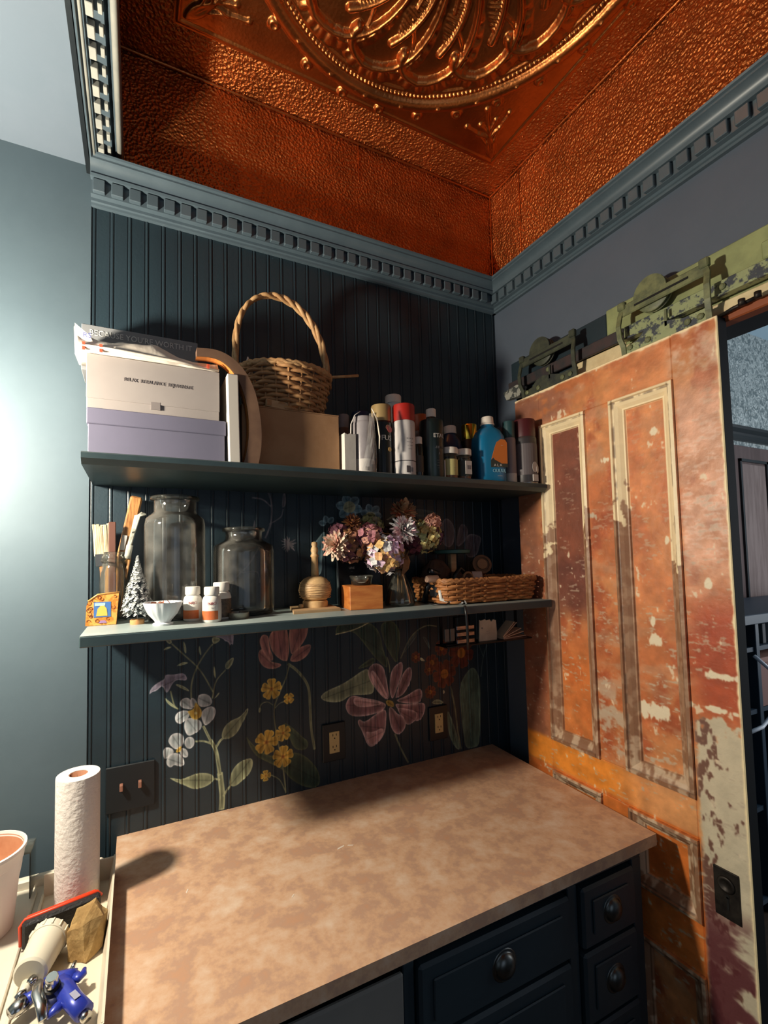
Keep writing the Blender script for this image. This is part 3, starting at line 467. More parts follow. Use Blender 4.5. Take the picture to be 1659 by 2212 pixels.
# casing, header board, sliding gear
m_green=M('flaking_green_paint',(150,158,108),.5,col2=(132,140,96),scale=14,bump=.12)
m_flake=M('chipped_green_track_paint',(146,154,112),.5,col2=(58,64,72),scale=34,detail=5,ramp=(.50,.56),bump=.3,bscale=60)
m_dkgreen=M('dull_green_gear_paint',(118,122,84),.5,col2=(88,94,68),scale=40,bump=.15)
m_cream=M('cream_paint',(226,206,162),.5,col2=(206,182,138),scale=20,ramp=(.4,.7),bump=.1)
m_orange=M('orange_stained_wood',(176,96,44),.5,col2=(140,70,34),scale=20,stretch=(1,.1,1))
hb=struct('trim_6',MB().box(1.283,1.303,-3.0,-.50,2.226,2.362,bev=.003),m_green)
struct('trim_7',MB().box(1.285,1.304,-.50,-.10,2.225,2.355,bev=.003),m_navy)
struct('trim_8',MB().box(1.272,1.304,-3.0,-.56,2.196,2.226,bev=.003).box(1.278,1.304,-.56,-.395,2.19,2.240,bev=.002),m_cream)
struct('trim_9',MB().box(1.268,1.304,-3.0,-.78,2.172,2.196,bev=.003),m_orange)
struct('trim_10',MB().box(1.30,1.43,-.716,-.70,0,2.2).box(1.30,1.43,-1.8,-.70,2.19,2.2),m_dark)
tr=thing('door_track',(1.262,-1.2,2.25),'chipped green painted steel track for the sliding door','track')
part('track_bar',MB().box(-.004,.006,-1.7,.63,-.014,.022,bev=.002),m_flake,tr); part('track_bar',MB().box(-.004,.006,.631,1.09,-.014,.022,bev=.002),M('dark_maroon_track_paint',(62,46,46),.55,col2=(38,42,44),scale=30),tr,label='dark painted end of the track'); part('track_lip',MB().box(-.014,.008,-1.7,.63,-.019,-.014),m_flake,tr)
part('end_bracket',MB().prism([(1.085,-.045),(1.02,-.05),(1.0,-.02),(1.03,-.005),(1.10,-.012)],'x',-.02,.0),M('flaked_white_paint',(150,150,140),.6,col2=(60,64,62),scale=40,ramp=(.48,.54)),tr)
bolt=MB().lathe([(.008,0),(.008,.004),(.005,.006),(0,.0065)],8).mesh('bolt',m_dkgreen)
for k in range(8): put('bolt',bolt,tr,(-.004,.9-k*.26,.004),(0,-PI/2,0))
for k in range(3): part('bracket',MB().box(-.01,.03,.26-k*.5,.30-k*.5,.02,.06,bev=.003),m_green,tr)
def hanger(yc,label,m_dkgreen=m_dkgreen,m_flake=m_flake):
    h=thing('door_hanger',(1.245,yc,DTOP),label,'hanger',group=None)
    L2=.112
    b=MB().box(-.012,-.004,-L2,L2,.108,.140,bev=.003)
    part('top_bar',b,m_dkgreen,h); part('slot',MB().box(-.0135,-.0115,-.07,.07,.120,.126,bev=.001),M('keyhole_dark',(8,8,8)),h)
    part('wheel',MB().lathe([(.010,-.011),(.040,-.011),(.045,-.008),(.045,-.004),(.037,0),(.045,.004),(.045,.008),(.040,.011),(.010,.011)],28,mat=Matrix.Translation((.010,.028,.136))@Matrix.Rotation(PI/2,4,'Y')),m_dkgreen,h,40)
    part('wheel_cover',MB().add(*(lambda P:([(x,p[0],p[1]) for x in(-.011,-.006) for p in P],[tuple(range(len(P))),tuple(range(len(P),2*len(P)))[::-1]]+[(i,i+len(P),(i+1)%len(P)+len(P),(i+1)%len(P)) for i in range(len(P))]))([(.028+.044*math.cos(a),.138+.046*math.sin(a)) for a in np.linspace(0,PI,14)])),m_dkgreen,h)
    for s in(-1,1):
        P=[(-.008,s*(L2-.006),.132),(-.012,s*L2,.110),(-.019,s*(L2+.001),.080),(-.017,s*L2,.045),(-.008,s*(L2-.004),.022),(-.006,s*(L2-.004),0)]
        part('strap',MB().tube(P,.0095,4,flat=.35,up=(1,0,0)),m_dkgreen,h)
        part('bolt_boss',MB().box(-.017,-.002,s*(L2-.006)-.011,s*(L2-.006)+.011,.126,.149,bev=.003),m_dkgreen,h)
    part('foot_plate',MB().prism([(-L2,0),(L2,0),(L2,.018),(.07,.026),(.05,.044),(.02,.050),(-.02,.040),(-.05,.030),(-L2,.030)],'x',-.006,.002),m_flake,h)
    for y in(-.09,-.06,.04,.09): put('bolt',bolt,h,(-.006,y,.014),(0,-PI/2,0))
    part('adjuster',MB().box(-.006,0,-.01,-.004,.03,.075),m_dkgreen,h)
hanger(-.690,'green cast door hanger with grooved wheel nearest the doorway'); hanger(-.312,'shadowed green door hanger with wheel nearest the room corner',M('shaded_green_gear_paint',(66,70,54),.55,col2=(50,54,44),scale=40),M('shaded_chipped_green_paint',(66,70,54),.55,col2=(40,44,42),scale=40))  # corner hanger uses darker copies of the green paints for its shade
st=thing('track_stop',(1.262,-.84,2.196),'small dark iron roller stop at the top corner of the sliding door','stop')
part('arm',MB().tube([(0,.03,-.008),(-.008,0,-.006),(-.005,-.05,-.002)],.0045,6),m_iron,st,True); part('roller',MB().lathe([(.007,0),(.007,.014),(0,.014)],12,mat=Matrix.Translation((-.014,-.02,-.010))),m_iron,st,True); part('end_roller',MB().lathe([(.007,0),(.007,.014),(0,.014)],12,mat=Matrix.Translation((-.012,-.05,-.008))),m_iron,st,True)
# old tape lettering scrap in the corner beside the left hanger
# ---------------------------------------------------------------- next room seen through the doorway
NB=.25
m_wp=M('grey_relief_wallpaper',(128,138,140),.6,col2=(92,104,108),scale=5,detail=3,bump=.9,bscale=16)
nt=m_wp.node_tree; v=nd(nt,'ShaderNodeTexVoronoi'); v.inputs['Scale'].default_value=22; v.feature='SMOOTH_F1'; g=nd(nt,'ShaderNodeNewGeometry'); n=nd(nt,'ShaderNodeTexNoise'); n.inputs['Scale'].default_value=16
mxx=nd(nt,'ShaderNodeMixRGB'); mxx.inputs[0].default_value=.35; nt.links.new(g.outputs['Position'],n.inputs['Vector']); nt.links.new(g.outputs['Position'],mxx.inputs[1]); nt.links.new(n.outputs['Color'],mxx.inputs[2]); nt.links.new(mxx.outputs[0],v.inputs['Vector'])
rp=[x for x in nt.nodes if x.type=='VALTORGB'][0]; nt.links.new(v.outputs['Distance'],rp.inputs[0]); rp.color_ramp.elements[0].position=.1; rp.color_ramp.elements[1].position=.62; rp.color_ramp.elements[0].color=lin((186,194,192)); rp.color_ramp.elements[1].color=lin((96,108,110))
bp=[x for x in nt.nodes if x.type=='BUMP'][0]; nt.links.new(v.outputs['Distance'],bp.inputs['Height']); bp.invert=True; bp.inputs['Distance'].default_value=.01
m_pan=M('dark_stained_panelling',(92,76,74),.35,col2=(78,64,62),scale=4,stretch=(6,6,.6)); m_panl=M('panel_field_wood',(128,112,108),.3,col2=(108,92,88),scale=5,stretch=(6,6,.6))
w2=struct('wall_next_room',MB().box(1.43,5.2,NB,NB+.08,0,3.3),m_wp)
struct('wall_next_room_far',MB().box(5.2,5.3,-3.2,.35,0,3.3),m_wp)
struct('ceiling',MB().box(1.43,5.3,-3.2,.35,3.14,3.2),M('pale_blue_ceiling_paint',(176,204,220),.7))
struct('trim_11',MB().prism([(NB,2.36),(NB-.02,2.36),(NB-.03,2.375),(NB-.03,2.39),(NB-.02,2.395),(NB-.025,2.41),(NB-.045,2.43),(NB-.05,2.447),(NB,2.447)],'x',1.43,5.2),m_dark)
pn=struct('door_2'); pn.location=(3.9,NB,0)
part('leaf',MB().box(-.45,.45,-.03,0,0,2.32,bev=.003),m_pan,pn)
for x0 in(-.33,.04): 
    b=part('panel',MB().box(x0,x0+.29,-.036,-.029,1.25,2.2,bev=.006),m_panl,pn)
    part('panel_frame',MB().box(x0-.03,x0-.012,-.042,-.03,1.22,2.23).box(x0+.302,x0+.32,-.042,-.03,1.22,2.23).box(x0-.03,x0+.32,-.042,-.03,2.212,2.23),m_dark,pn)
struct('trim_12',MB().box(3.36,3.445,NB-.04,NB,0,2.36).box(4.36,4.45,NB-.04,NB,0,2.36),m_pan)
sb=thing('sideboard',(3.0,-.05,0),'dark blue sideboard of open cubbies in the room beyond the doorway','cabinet')
m_blue=M('dark_blue_furniture_paint',(38,54,68),.45)
part('top',MB().box(-.8,.9,-.22,.22,1.29,1.335,bev=.003),m_blue,sb); part('back',MB().box(-.78,.88,.19,.21,0,1.29),m_blue,sb)
for x0 in(-.78,-.43,-.02,.35,.86): part('side',MB().box(x0,x0+.03,-.2,.19,0,1.29,bev=.002),m_blue,sb)
for z0 in(.05,.45,.88,1.16): part('shelf',MB().box(-.75,.86,-.19,.19,z0,z0+.02),m_blue,sb)
bk=thing('storage_box',(2.80,-.14,.9005),'worn reddish box in a sideboard cubby beyond the doorway','box')
part('body',MB().box(-.19,.15,-.10,.1,0,.20,bev=.003),M('dusty_red_card',(120,84,76),.7),bk); part('lid',MB().box(-.195,.155,-.105,.105,.20,.225,bev=.002),M('dusty_red_lid',(134,96,84),.7),bk)
for k,x0 in enumerate((2.62,2.70,2.76)):
    bk_=thing('upright_book',(x0,-.16,1.1805),['pale blue upright book in the top cubby, left of three','dark upright book in the top cubby, middle of three','pale grey upright book in the top cubby, right of three'][k],'book'); part('cover',MB().box(0,.03,-.06,.06,0,.095,bev=.002),M('book_cloth%s'%'abc'[k],[(120,150,160),(30,34,40),(150,160,164)][k],.6),bk_)
cb=part('cable',MB().tube([(2.46,-.29,1.16),(2.50,-.33,1.10),(2.49,-.335,.98),(2.46,-.335,.91),(2.40,-.33,.875),(2.30,-.33,.87)],.008,8),M('white_cable_plastic',(226,230,236),.4),None,True); tag(cb,'white cable looping over the dark sideboard beyond the doorway','cable')
# ---------------------------------------------------------------- upper shelf, left to right
m_ink=M('grey_print_ink',(128,120,118),.6); m_lav=M('lavender_grey_card',(104,102,122),.7,col2=(100,99,118),scale=6); m_pale=M('pale_cream_card',(156,148,144),.65,col2=(151,143,139),scale=6)
m_kraft=M('kraft_cardboard',(166,126,90),.8,col2=(158,118,82),scale=20,bump=.08); m_gcard=M('grey_card',(120,122,124),.7)
def carton(name,loc,dims,lid,mb,ml,label,cat='box',over=.003):
    x,y,z=dims; t=thing(name,loc,label,cat); h=z-lid
    part('body',MB().box(-x/2,x/2,-y/2,y/2,0,h,bev=.0015),mb,t); part('lid',MB().box(-x/2-over,x/2+over,-y/2-over,y/2+over,h-.001,z,bev=.0018),ml,t); return t
b1=carton('shoe_box',(.049,-.142,ZU),(.298,.165,.116),.036,m_lav,m_lav,'plain lavender grey shoe box at the left end of the upper shelf')
b2=thing('gift_box',(.041,-.140,ZU+.116),'pale cream flap front box printed RELAX REBALANCE REJUVENATE, on the shoe box','box')
part('body',MB().box(-.145,.145,-.078,.08,0,.126,bev=.0015),m_pale,b2); part('front_flap',MB().box(-.1455,.1455,-.0805,-.077,.024,.126,bev=.001),m_pale,b2)
part('tab',MB().box(-.012,.008,-.0809,-.077,.012,.030),m_ink,b2); text('lettering','RELAX  REBALANCE  REJUVENATE',.0115,m_ink,b2,(.005,-.0812,.076),sx=.86)
b3=thing('slogan_box',(.012,-.085,ZU+.242),'grey box lettered with a slogan behind the crumpled mailer, top of stack','box')
part('body',MB().box(-.137,.135,-.03,.07,0,.115,bev=.0015),m_gcard,b3); text('lettering',"BECAUSE YOU'RE WORTH IT",.021,M('pale_print',(190,190,186),.6),b3,(0,-.0308,.095),sx=.88)
# crumpled mailer lying along the front
t=thing('mailer_bag',(.02,-.172,ZU+.242),'crumpled white padded mailer with red stripes lying on the gift box','bag')
rr=random.Random(5); vs=[];fs=[]; nx,ny=36,10
prof=[(-.055,.002),(-.058,.010),(-.050,.026),(-.030,.034),(.0,.036),(.03,.030),(.05,.018),(.045,.002),(0,0),(-.03,0)]
for i in range(nx+1):
    u=i/nx; x=-.148+.312*u; tl=1.62-.80*u+ (.5 if u<.06 else 0)*(1-u/.06)
    for y,z in prof:
        k=mnoise.noise(Vector((x*28,y*40,z*30+3)))*.006
        vs.append((x+(0 if 0<i<nx else k),y*(1-.12*u)+k,max(0,z*tl*(.9+.5*mnoise.noise(Vector((x*14,1.3,0))))+abs(k)*.5)))
n=len(prof)
for i in range(nx):
    for k in range(n): fs.append((i*n+k,i*n+(k+1)%n,(i+1)*n+(k+1)%n,(i+1)*n+k))
fs+= [tuple(range(n)),tuple(nx*n+k for k in range(n))]
m_mail=M('white_mailer_paper',(224,214,200),.6,col2=(212,202,188),scale=12,bump=.25,bscale=50); m_red=M('red_tape_stripe',(206,84,58),.5); m_bluep=M('blue_stamp_ink',(84,92,160),.5)
part('sheet',MB().add(vs,fs),m_mail,t,True)
part('folded_edge',MB().tube([(-.135,-.056,.010),(-.05,-.058,.011),(.06,-.055,.009),(.165,-.05,.004)],[.007,.006,.005,.005],6,flat=.7),m_mail,t,True)
part('corner_flap',MB().add([(-.140,-.05,.02),(-.147,-.058,.06),(-.118,-.055,.038),(-.11,-.052,.022),(-.146,-.044,.058)],[(0,1,2,3),(0,1,4)]),m_mail,t)
for x,w in ((-.132,.006),(-.098,.006),(.135,.006)): part('stripe',MB().box(x,x+w,-.062,-.057,.002,.019 if x<0 else .012),m_red,t)
text('stamp_print','RS',.016,m_bluep,t,(-.122,-.0625,.034))
# white slab (binder box) and wooden arch
bd=thing('file_box',(.207,-.15,ZU),'narrow white file box standing upright beside the shoe box','box',rot=(0,-.018,0))
m_file=M('off_white_board',(196,190,180),.6)
part('body',MB().box(0,.027,-.09,.09,0,.236,bev=.002),m_file,bd); part('spine_crease',MB().box(.0265,.0275,-.088,.088,.01,.226),m_gcard,bd)
ar=thing('arch_frame',(.171,-.207,ZU),'brown bentwood half arch with inner face coloured as lamplit, curving over the white file box','frame')
def archpath(ro,h0,x0,hx=1,n=14): return [(x0+ro*hx,0)]+[(x0+ro*hx*math.cos(a),h0+ro*1.25*math.sin(a)) for a in np.linspace(0,PI,n)]+[(x0-ro*hx,0)]
O=[(.272,0),(.282,.05),(.284,.10),(.277,.165),(.263,.215),(.240,.255),(.208,.283),(.170,.295),(.125,.290)]
I=[(.234,0),(.247,.05),(.252,.10),(.249,.150),(.237,.200),(.219,.237),(.195,.262),(.166,.273),(.125,.269)]
def och(p):
    for _ in range(2): p=[p[0]]+[q for a,b in zip(p,p[1:]) for q in ((.75*a[0]+.25*b[0],.75*a[1]+.25*b[1]),(.25*a[0]+.75*b[0],.25*a[1]+.75*b[1]))]+[p[-1]]
    return p
O=och([(x-.165,z) for x,z in O]); I=och([(x-.165,z) for x,z in I])
vs=[];fs=[]
for (ox,oz),(ix,iz) in zip(O,I): vs+= [(ox,-.028,oz),(ix,-.028,iz),(ix,.001,iz),(ox,.001,oz)]
nn=len(O); A_=MB()
for i in range(nn-1): fs+= [(i*4,i*4+1,i*4+5,i*4+4),(i*4+2,i*4+3,i*4+7,i*4+6),(i*4+3,i*4,i*4+4,i*4+7),(i*4+1,i*4+2,i*4+6,i*4+5)]
fs+= [(0,1,2,3),((nn-1)*4,(nn-1)*4+1,(nn-1)*4+2,(nn-1)*4+3)]
part('band',A_.add(vs,fs),M('brown_bentwood',(118,90,70),.55,col2=(102,76,60),scale=12),ar)
iv=[];
for ix,iz in I: iv+= [(ix-.0012,-.027,iz-.0008),(ix-.0012,.0005,iz-.0008)]
part('lit_inner_face',MB().add(iv,[(2*i,2*i+1,2*i+3,2*i+2) for i in range(nn-1)]),M('lamplit_inner_wood',(206,130,66),.45),ar)  # bright orange face paints in the lamplight on the inside of the arch
cx=thing('cardboard_carton',(.33,-.12,ZU),'plain kraft cardboard carton under the wicker basket','box')
part('body',MB().box(-.085,.190,-.085,.10,0,.172,bev=.0015),m_kraft,cx); part('top_flap',MB().box(-.085,.190,-.085,.006,.172,.1745),m_kraft,cx); part('top_flap',MB().box(-.085,.190,.008,.10,.172,.1745),m_kraft,cx)
ZK=ZU+.1746
# wicker basket with hoop handle
m_wick=M('natural_wicker',(178,134,88),.6,col2=(150,106,66),scale=40,bump=.15); m_wickl=M('pale_wicker_rim',(196,156,108),.6,col2=(170,128,84),scale=40)
def basket(root,shape,h,rows,stakes,r,flare,nseg,ms,mr,amp=.004,base=True):
    # shape(u,s): base outline at perimeter fraction u and scale s -> (x,y)
    def ring(z,s,ph,off):
        P=[]
        for i in range(nseg):
            u=i/nseg; x,y=shape(u,s); x2,y2=shape(u,s*1.02); d=Vector((x2-x,y2-y)); d=d.normalized() if d.length else Vector((0,0))
            q=off*math.cos(PI*stakes*u+ph*PI); P.append((x+d.x*q,y+d.y*q,z+.0012*math.sin(u*40+ph*2)))
        return P
    for k in range(rows):
        t=(k+.5)/rows; part('weaver',MB().tube(ring(h*t,1+flare*t,k%2,amp),r,5,closed=True,up=(0,0,1),flat=1.15),ms,root,True)
    for k in range(stakes):
        u=(k+.5)/stakes if False else k/stakes; P=[]
        for t in (0,.25,.5,.75,1): x,y=shape(u,1+flare*t); P.append((x,y,h*t))
        part('stake',MB().tube(P,r*.62,5),ms,root,True)
    for j in range(2):
        t=1+.01*j; part('rim',MB().tube([(x*1.0,y*1.0,h+.003+.004*math.sin(i*1.3+j*PI)) for i,(x,y) in enumerate(shape(i/nseg,(1+flare)*(1+.012*j)) for i in range(nseg))],r*1.25,6,closed=True),mr,root,True)
    if base: part('base',MB().prism([shape(i/28,.98) for i in range(28)],'z',.001,.006),ms,root)
wb_=thing('wicker_basket',(.388,-.122,ZK),'round wicker basket with tall hoop handle standing on the kraft carton','basket')
basket(wb_,lambda u,s:(.105*s*math.cos(2*PI*u),.078*s*math.sin(2*PI*u)),.122,11,22,.0052,.28,88,m_wick,m_wickl)
hp=[]
for i in range(49):
    a=PI*i/48; hp.append((-.004-.020*math.sin(a)+.137*math.cos(a),.0,.115+.245*math.sin(a)**.72 if True else 0))
for s in range(3):
    P=[]
    for i,p in enumerate(hp):
        a=i*.55+s*2.1; P.append((p[0]+.0042*math.cos(a),p[1]+.0075*math.sin(a),p[2]+.0042*math.cos(a)))
    part('handle_strand',MB().tube(P,.0062,6),m_wickl,wb_,True)
for x in(-.137,.133): part('handle_binding',MB().lathe([(.011,.105),(.013,.11),(.011,.115),(.013,.12),(.011,.125),(.013,.13),(.010,.135)],10,(x,0)),m_wick,wb_,True)
sk=part('wooden_dowel',MB().tube([(0,0,0),(.11,-.004,.022)],.0042,8),m_wickl,None,True,(.50,-.15,ZK+.128)); tag(sk,'thin pale wooden dowel poking out right of the wicker basket','dowel')
cd=thing('white_taper',(.285,-.10,ZK+.010),'white pointed tip standing up inside the wicker basket','taper'); part('body',MB().lathe([(.006,0),(.007,.10),(.0075,.125),(.006,.148),(.002,.164),(0,.166)],12),M('white_plastic',(222,220,214),.4),cd,True)
ws=thing('wood_offcut',(.345,-.198,ZK),'small pale wooden offcut lying on the carton before the basket','wood'); part('block',MB().box(-.036,.036,-.006,.006,0,.020,bev=.001),M('pale_raw_wood',(190,158,118),.6,col2=(170,136,98),scale=30,stretch=(.3,4,4)),ws); part('clip',MB().box(-.034,-.022,-.0075,-.005,.003,.018),m_wick,ws); ws.rotation_euler=(0,.06,.05)
# bottles and cans -------------------------------------------------
m_wcap=M('white_cap_plastic',(222,214,202),.4); m_blackcan=M('black_can_paint',(20,23,25),.35); m_greycan=M('grey_can_paint',(140,134,136),.4,col2=(132,126,128),scale=30); m_silver=M('tin_rim_metal',(150,150,150),.35,1)
m_lab=M('white_label',(196,190,184),.55); m_dim=M('dim_label_print',(92,88,90),.6); m_gold=M('gold_cap',(168,142,96),.35,.3)
def cyl(root,n,prof,m,seg=24,**k): return part(n,MB().lathe(prof,seg,**k),m,root,35)
def spraycan(x,y,r,h,capcol,body,label,caph=.048,name='spray_can',capr=None,bands=()):
    t=thing(name,(x,y,ZU),label,'spray can'); cr=capr or r*.93; hb=h-caph
    cyl(t,'body',[(r*.96,0),(r,.003),(r,hb-.012),(r*.97,hb-.006),(r*.86,hb-.001),(0,hb)],body); cyl(t,'seam',[(r*1.02,0),(r*1.02,.005),(r,.006)],m_silver)
    cyl(t,'cap',[(cr,hb-.004),(cr,h-.004),(cr*.96,h),(0,h)],capcol,28)
    for z0,z1,m in bands: cyl(t,'label_band',[(r+.0003,z0),(r+.0003,z1)],m,caps=False)
    return t
pb=thing('paper_bag',(.549,-.205,ZU),'small white paper bag with strap handle standing right of the carton','bag')
part('body',MB().prism([(-.021,0),(.013,0),(.014,.118),(.012,.122),(.006,.118),(-.004,.121),(-.012,.117),(-.021,.121)],'y',-.02,.02),M('white_bag_paper',(204,198,188),.75,bump=.2,bscale=40),pb); part('strap',MB().tube([(.002,-.012,.115),(.003,-.013,.150),(.016,-.013,.178),(.032,-.014,.19)],.0035,6,flat=.35),m_lab,pb,True)
g=thing('capped_bottle',(.585,-.09,ZU),'dark bottle with grey cap behind the white paper bag','bottle'); cyl(g,'body',[(.026,0),(.028,.005),(.028,.160),(.017,.176),(0,.178)],M('smoky_grey_plastic',(74,68,68),.4)); cyl(g,'cap',[(.018,.174),(.0185,.214),(.017,.217),(0,.218)],m_greycan)
s1=spraycan(.598,-.205,.0315,.176,m_greycan,m_greycan,'squat pale grey can in a clear plastic bag beside the paper bag',caph=.01,name='grey_can',capr=.030,bands=[(.004,.05,m_lab)])
part('barcode',MB().box(.008,.020,-.0325,-.0315,.014,.034),m_dim,s1); text('small_print','||||',.012,m_dim,s1,(-.006,-.0322,.022))
cv=thing('clear_bag',(.597,-.243,ZU),'crinkled clear plastic bag shining in front of the grey can','bag'); glass('clear_film',(240,240,240),.10,(230,225,220),.12,1.6)
vs=[];fs=[]; 
for i in range(9):
    u=i/8; 
    for j in range(9):
        w=j/8; x=(-.032+.050*w)*(1-.75*u)+.006*u; vs.append((x+.02*u*(1-u),-.006-.012*math.sin(PI*w)+.006*mnoise.noise(Vector((w*5,u*5,2))),.001+.175*u))
for i in range(8):
    for j in range(8): k=i*9+j; fs.append((k,k+1,k+10,k+9))
part('film',MB().add(vs,fs),MATS['clear_film'],cv); part('folded_edge',MB().tube([(.004,-.012,.19),(.018,-.016,.16),(.024,-.018,.11),(.022,-.018,.075)],[.003,.004,.005,.003],6,flat=.4),M('creamy_plastic_edge',(226,214,194),.4),cv,True)
spraycan(.655,-.07,.032,.238,M('navy_cap',(26,40,78),.4),m_blackcan,'spray can with dark navy cap in the back row behind the plastic bag',capr=.03)
b=spraycan(.663,-.196,.0325,.222,m_gold,m_blackcan,'black spray can with matte gold cap and FUS lettering',caph=.046,bands=[(.040,.058,M('tan_label_band',(150,136,116),.5))]); text('lettering','FUS',.022,m_lab,b,(0,0,.118),wrap=.0325,spacing=.95)
for q,(a,z,s,cc) in enumerate(((.35,.145,.010,(170,60,60)),(.15,.150,.008,(180,120,100)),(.3,.085,.007,(200,160,90)))): part('printed_spot',MB().lathe([(s,0),(s,.0006),(0,.0006)],12,mat=Matrix.Translation((.0325*math.sin(a),-.0325*math.cos(a),z))@Matrix.Rotation(a,4,'Z')@Matrix.Rotation(PI/2,4,'X')),M('label_spot%s'%'abc'[q],cc,.5),b)
part('side_label',MB().lathe([(.0329,.004),(.0329,.166)],40,caps=False),M('black_label_gloss',(16,20,22),.3),b); 
jg=thing('white_jug',(.765,-.095,ZU),'white plastic jug with handle and screw cap behind the red capped can','jug'); m_wj=M('white_jug_plastic',(206,204,198),.4)
cyl(jg,'body',[(.042,0),(.046,.006),(.046,.19),(.042,.225),(.030,.245),(.024,.262),(.024,.275),(0,.276)],m_wj); cyl(jg,'cap',[(.0265,.274),(.027,.298),(.025,.301),(0,.302)],m_wcap); part('handle',MB().tube([(.022,0,.258),(.042,0,.262),(.052,0,.240),(.052,0,.20)],.0085,8),m_wj,jg,True)
r_=spraycan(.725,-.224,.0335,.222,M('red_cap',(158,34,26),.4),M('white_can_paint',(206,200,196),.4),'white spray can with bright red cap',caph=.046,capr=.0335,bands=[(.048,.051,m_dim)])
text('small_print','= = =\n---- --\n-- ---\n----',.010,m_dim,r_,(0,0,.10),wrap=.0335); part('barcode',MB().box(-.014,-.002,-.0345,-.0325,.014,.034),m_dim,r_); text('small_print','|||||',.014,m_dim,r_,(0,0,.024),wrap=.0335)
spraycan(.832,-.150,.030,.226,M('orange_cap',(168,78,34),.4),m_greycan,'can with burnt orange cap behind the black lettered bottle',caph=.05)
sb_=thing('small_bottle',(.768,-.235,ZU),'small dark glass bottle with cream cap beside the black bottle','bottle'); cyl(sb_,'body',[(.0135,0),(.0145,.003),(.0145,.100),(.010,.108),(0,.109)],M('dark_amber_glass',(44,42,38),.15)); cyl(sb_,'cap',[(.0115,.106),(.0115,.126),(.0105,.128),(0,.128)],m_wcap); part('label',MB().lathe([(.0148,.02),(.0148,.07)],24,caps=False),M('brown_label',(70,62,52),.6),sb_)
mb_=thing('oil_bottle',(.826,-.222,ZU),'flat shouldered black bottle with white cap lettered METAL','bottle'); m_bb=M('black_bottle_plastic',(16,26,26),.32)
cyl(mb_,'body',[(.036,0),(.038,.004),(.038,.176),(.036,.186),(.016,.194),(.013,.202),(0,.203)],m_bb,28); cyl(mb_,'cap',[(.0155,.199),(.0155,.222),(.0145,.2245),(0,.2245)],m_wcap)
text('lettering',' ETAL',.018,m_lab,mb_,(0,0,.133),wrap=.038); text('lettering',' -KING',.011,m_dim,mb_,(0,0,.097),wrap=.038); text('lettering','  IL',.011,m_dim,mb_,(0,0,.078),wrap=.038); text('small_print','------\n-----\n------\n-----',.008,m_dim,mb_,(0,0,.046),wrap=.038)
part('label_edge',MB().lathe([(.0383,.006),(.0383,.172)],16,caps=False,fl=None).xf(Matrix.Identity(4)) if False else MB().box(.022,.026,-.0325,-.0285,.006,.06),m_lab,mb_)
db=thing('dark_blue_bottle',(.985,-.105,ZU),'dark navy bottle with white cap in the back row','bottle'); m_db=M('navy_bottle_plastic',(22,44,72),.35)
cyl(db,'body',[(.040,0),(.042,.005),(.042,.140),(.036,.165),(.022,.186),(.019,.194),(0,.195)],m_db); cyl(db,'cap',[(.023,.192),(.0215,.217),(.020,.219),(0,.219)],m_wcap); part('label_spot',MB().box(.012,.030,-.0425,-.036,.10,.128,bev=.003),M('maroon_print',(92,44,36),.5),db)
gc=thing('gold_topped_can',(1.062,-.115,ZU),'black can with shiny gold top in the back row beside the blue bottle','can'); cyl(gc,'body',[(.031,0),(.031,.170),(.028,.175),(0,.176)],M('plum_black_can',(30,22,28),.4)); cyl(gc,'cap',[(.0275,.174),(.0275,.226),(.026,.229),(0,.229)],M('polished_gold',(214,178,70),.16,1))
def jar(x,label,lab,r):
    t=thing('spice_jar',(x,-.232,ZU),label,'jar',group='white lidded jars on the upper shelf'); glass('jar_glass',(235,238,232),.05) if 'jar_glass' not in MATS else 0
    part('glass',MB().lathe([(r*.92,0),(r,.004),(r,.074),(r*.88,.082),(r*.86,.086)],24,caps=False),MATS['jar_glass'],t,True); cyl(t,'contents',[(r*.86,.002),(r*.93,.005),(r*.93,.022),(0,.022)],M('orange_powder',(196,112,66),.6)); cyl(t,'lid',[(r*1.04,.084),(r*1.06,.086),(r*1.06,.101),(r*1.0,.104),(0,.104)],m_wcap,28)
    cyl(t,'upper_contents',[(r*.93,.022),(r*.93,.07),(0,.07)],M('brown_grey_powder',(110,100,88),.7)); cyl(t,'label',[(r+.0004,.016),(r+.0004,.066)],lab,caps=False); return t
j=jar(.882,'left white lidded jar with pale yellow label and orange base',M('yellow_label',(188,178,118),.5),.027); text('small_print','--\n--',.008,m_dim,j,(0,0,.035),wrap=.028)
j=jar(.938,'right white lidded jar with white barcode label and orange base',M('dark_jar_label',(52,56,50),.5),.0245); part('barcode_label',MB().box(-.011,.013,-.0258,-.0235,.022,.064),m_lab,j); text('small_print','||||',.014,m_dim,j,(.001,-.0262,.045))
bb=thing('blue_bottle',(1.048,-.225,ZU),'large turquoise square bottle with white cap and orange label patch','bottle',rz=-.25); m_bl=M('turquoise_plastic',(20,110,152),.28,coat=.3)
def sq(w,d,z,k=6,e=.45): return [(w*math.copysign(abs(math.cos(a))**e,math.cos(a)),d*math.copysign(abs(math.sin(a))**e,math.sin(a)),z) for a in [2*PI*(i+.5)/32 for i in range(32)]]
rings=[sq(.046,.036,0),sq(.049,.039,.004),sq(.049,.039,.135),sq(.047,.037,.155),sq(.038,.030,.176,e=.6),sq(.022,.020,.190,e=1),sq(.020,.020,.200,e=1)]; vs=[p for r in rings for p in r]; fs=[(i*32+k,i*32+(k+1)%32,(i+1)*32+(k+1)%32,(i+1)*32+k) for i in range(6) for k in range(32)]+[tuple(range(32)),tuple(6*32+k for k in range(32))]
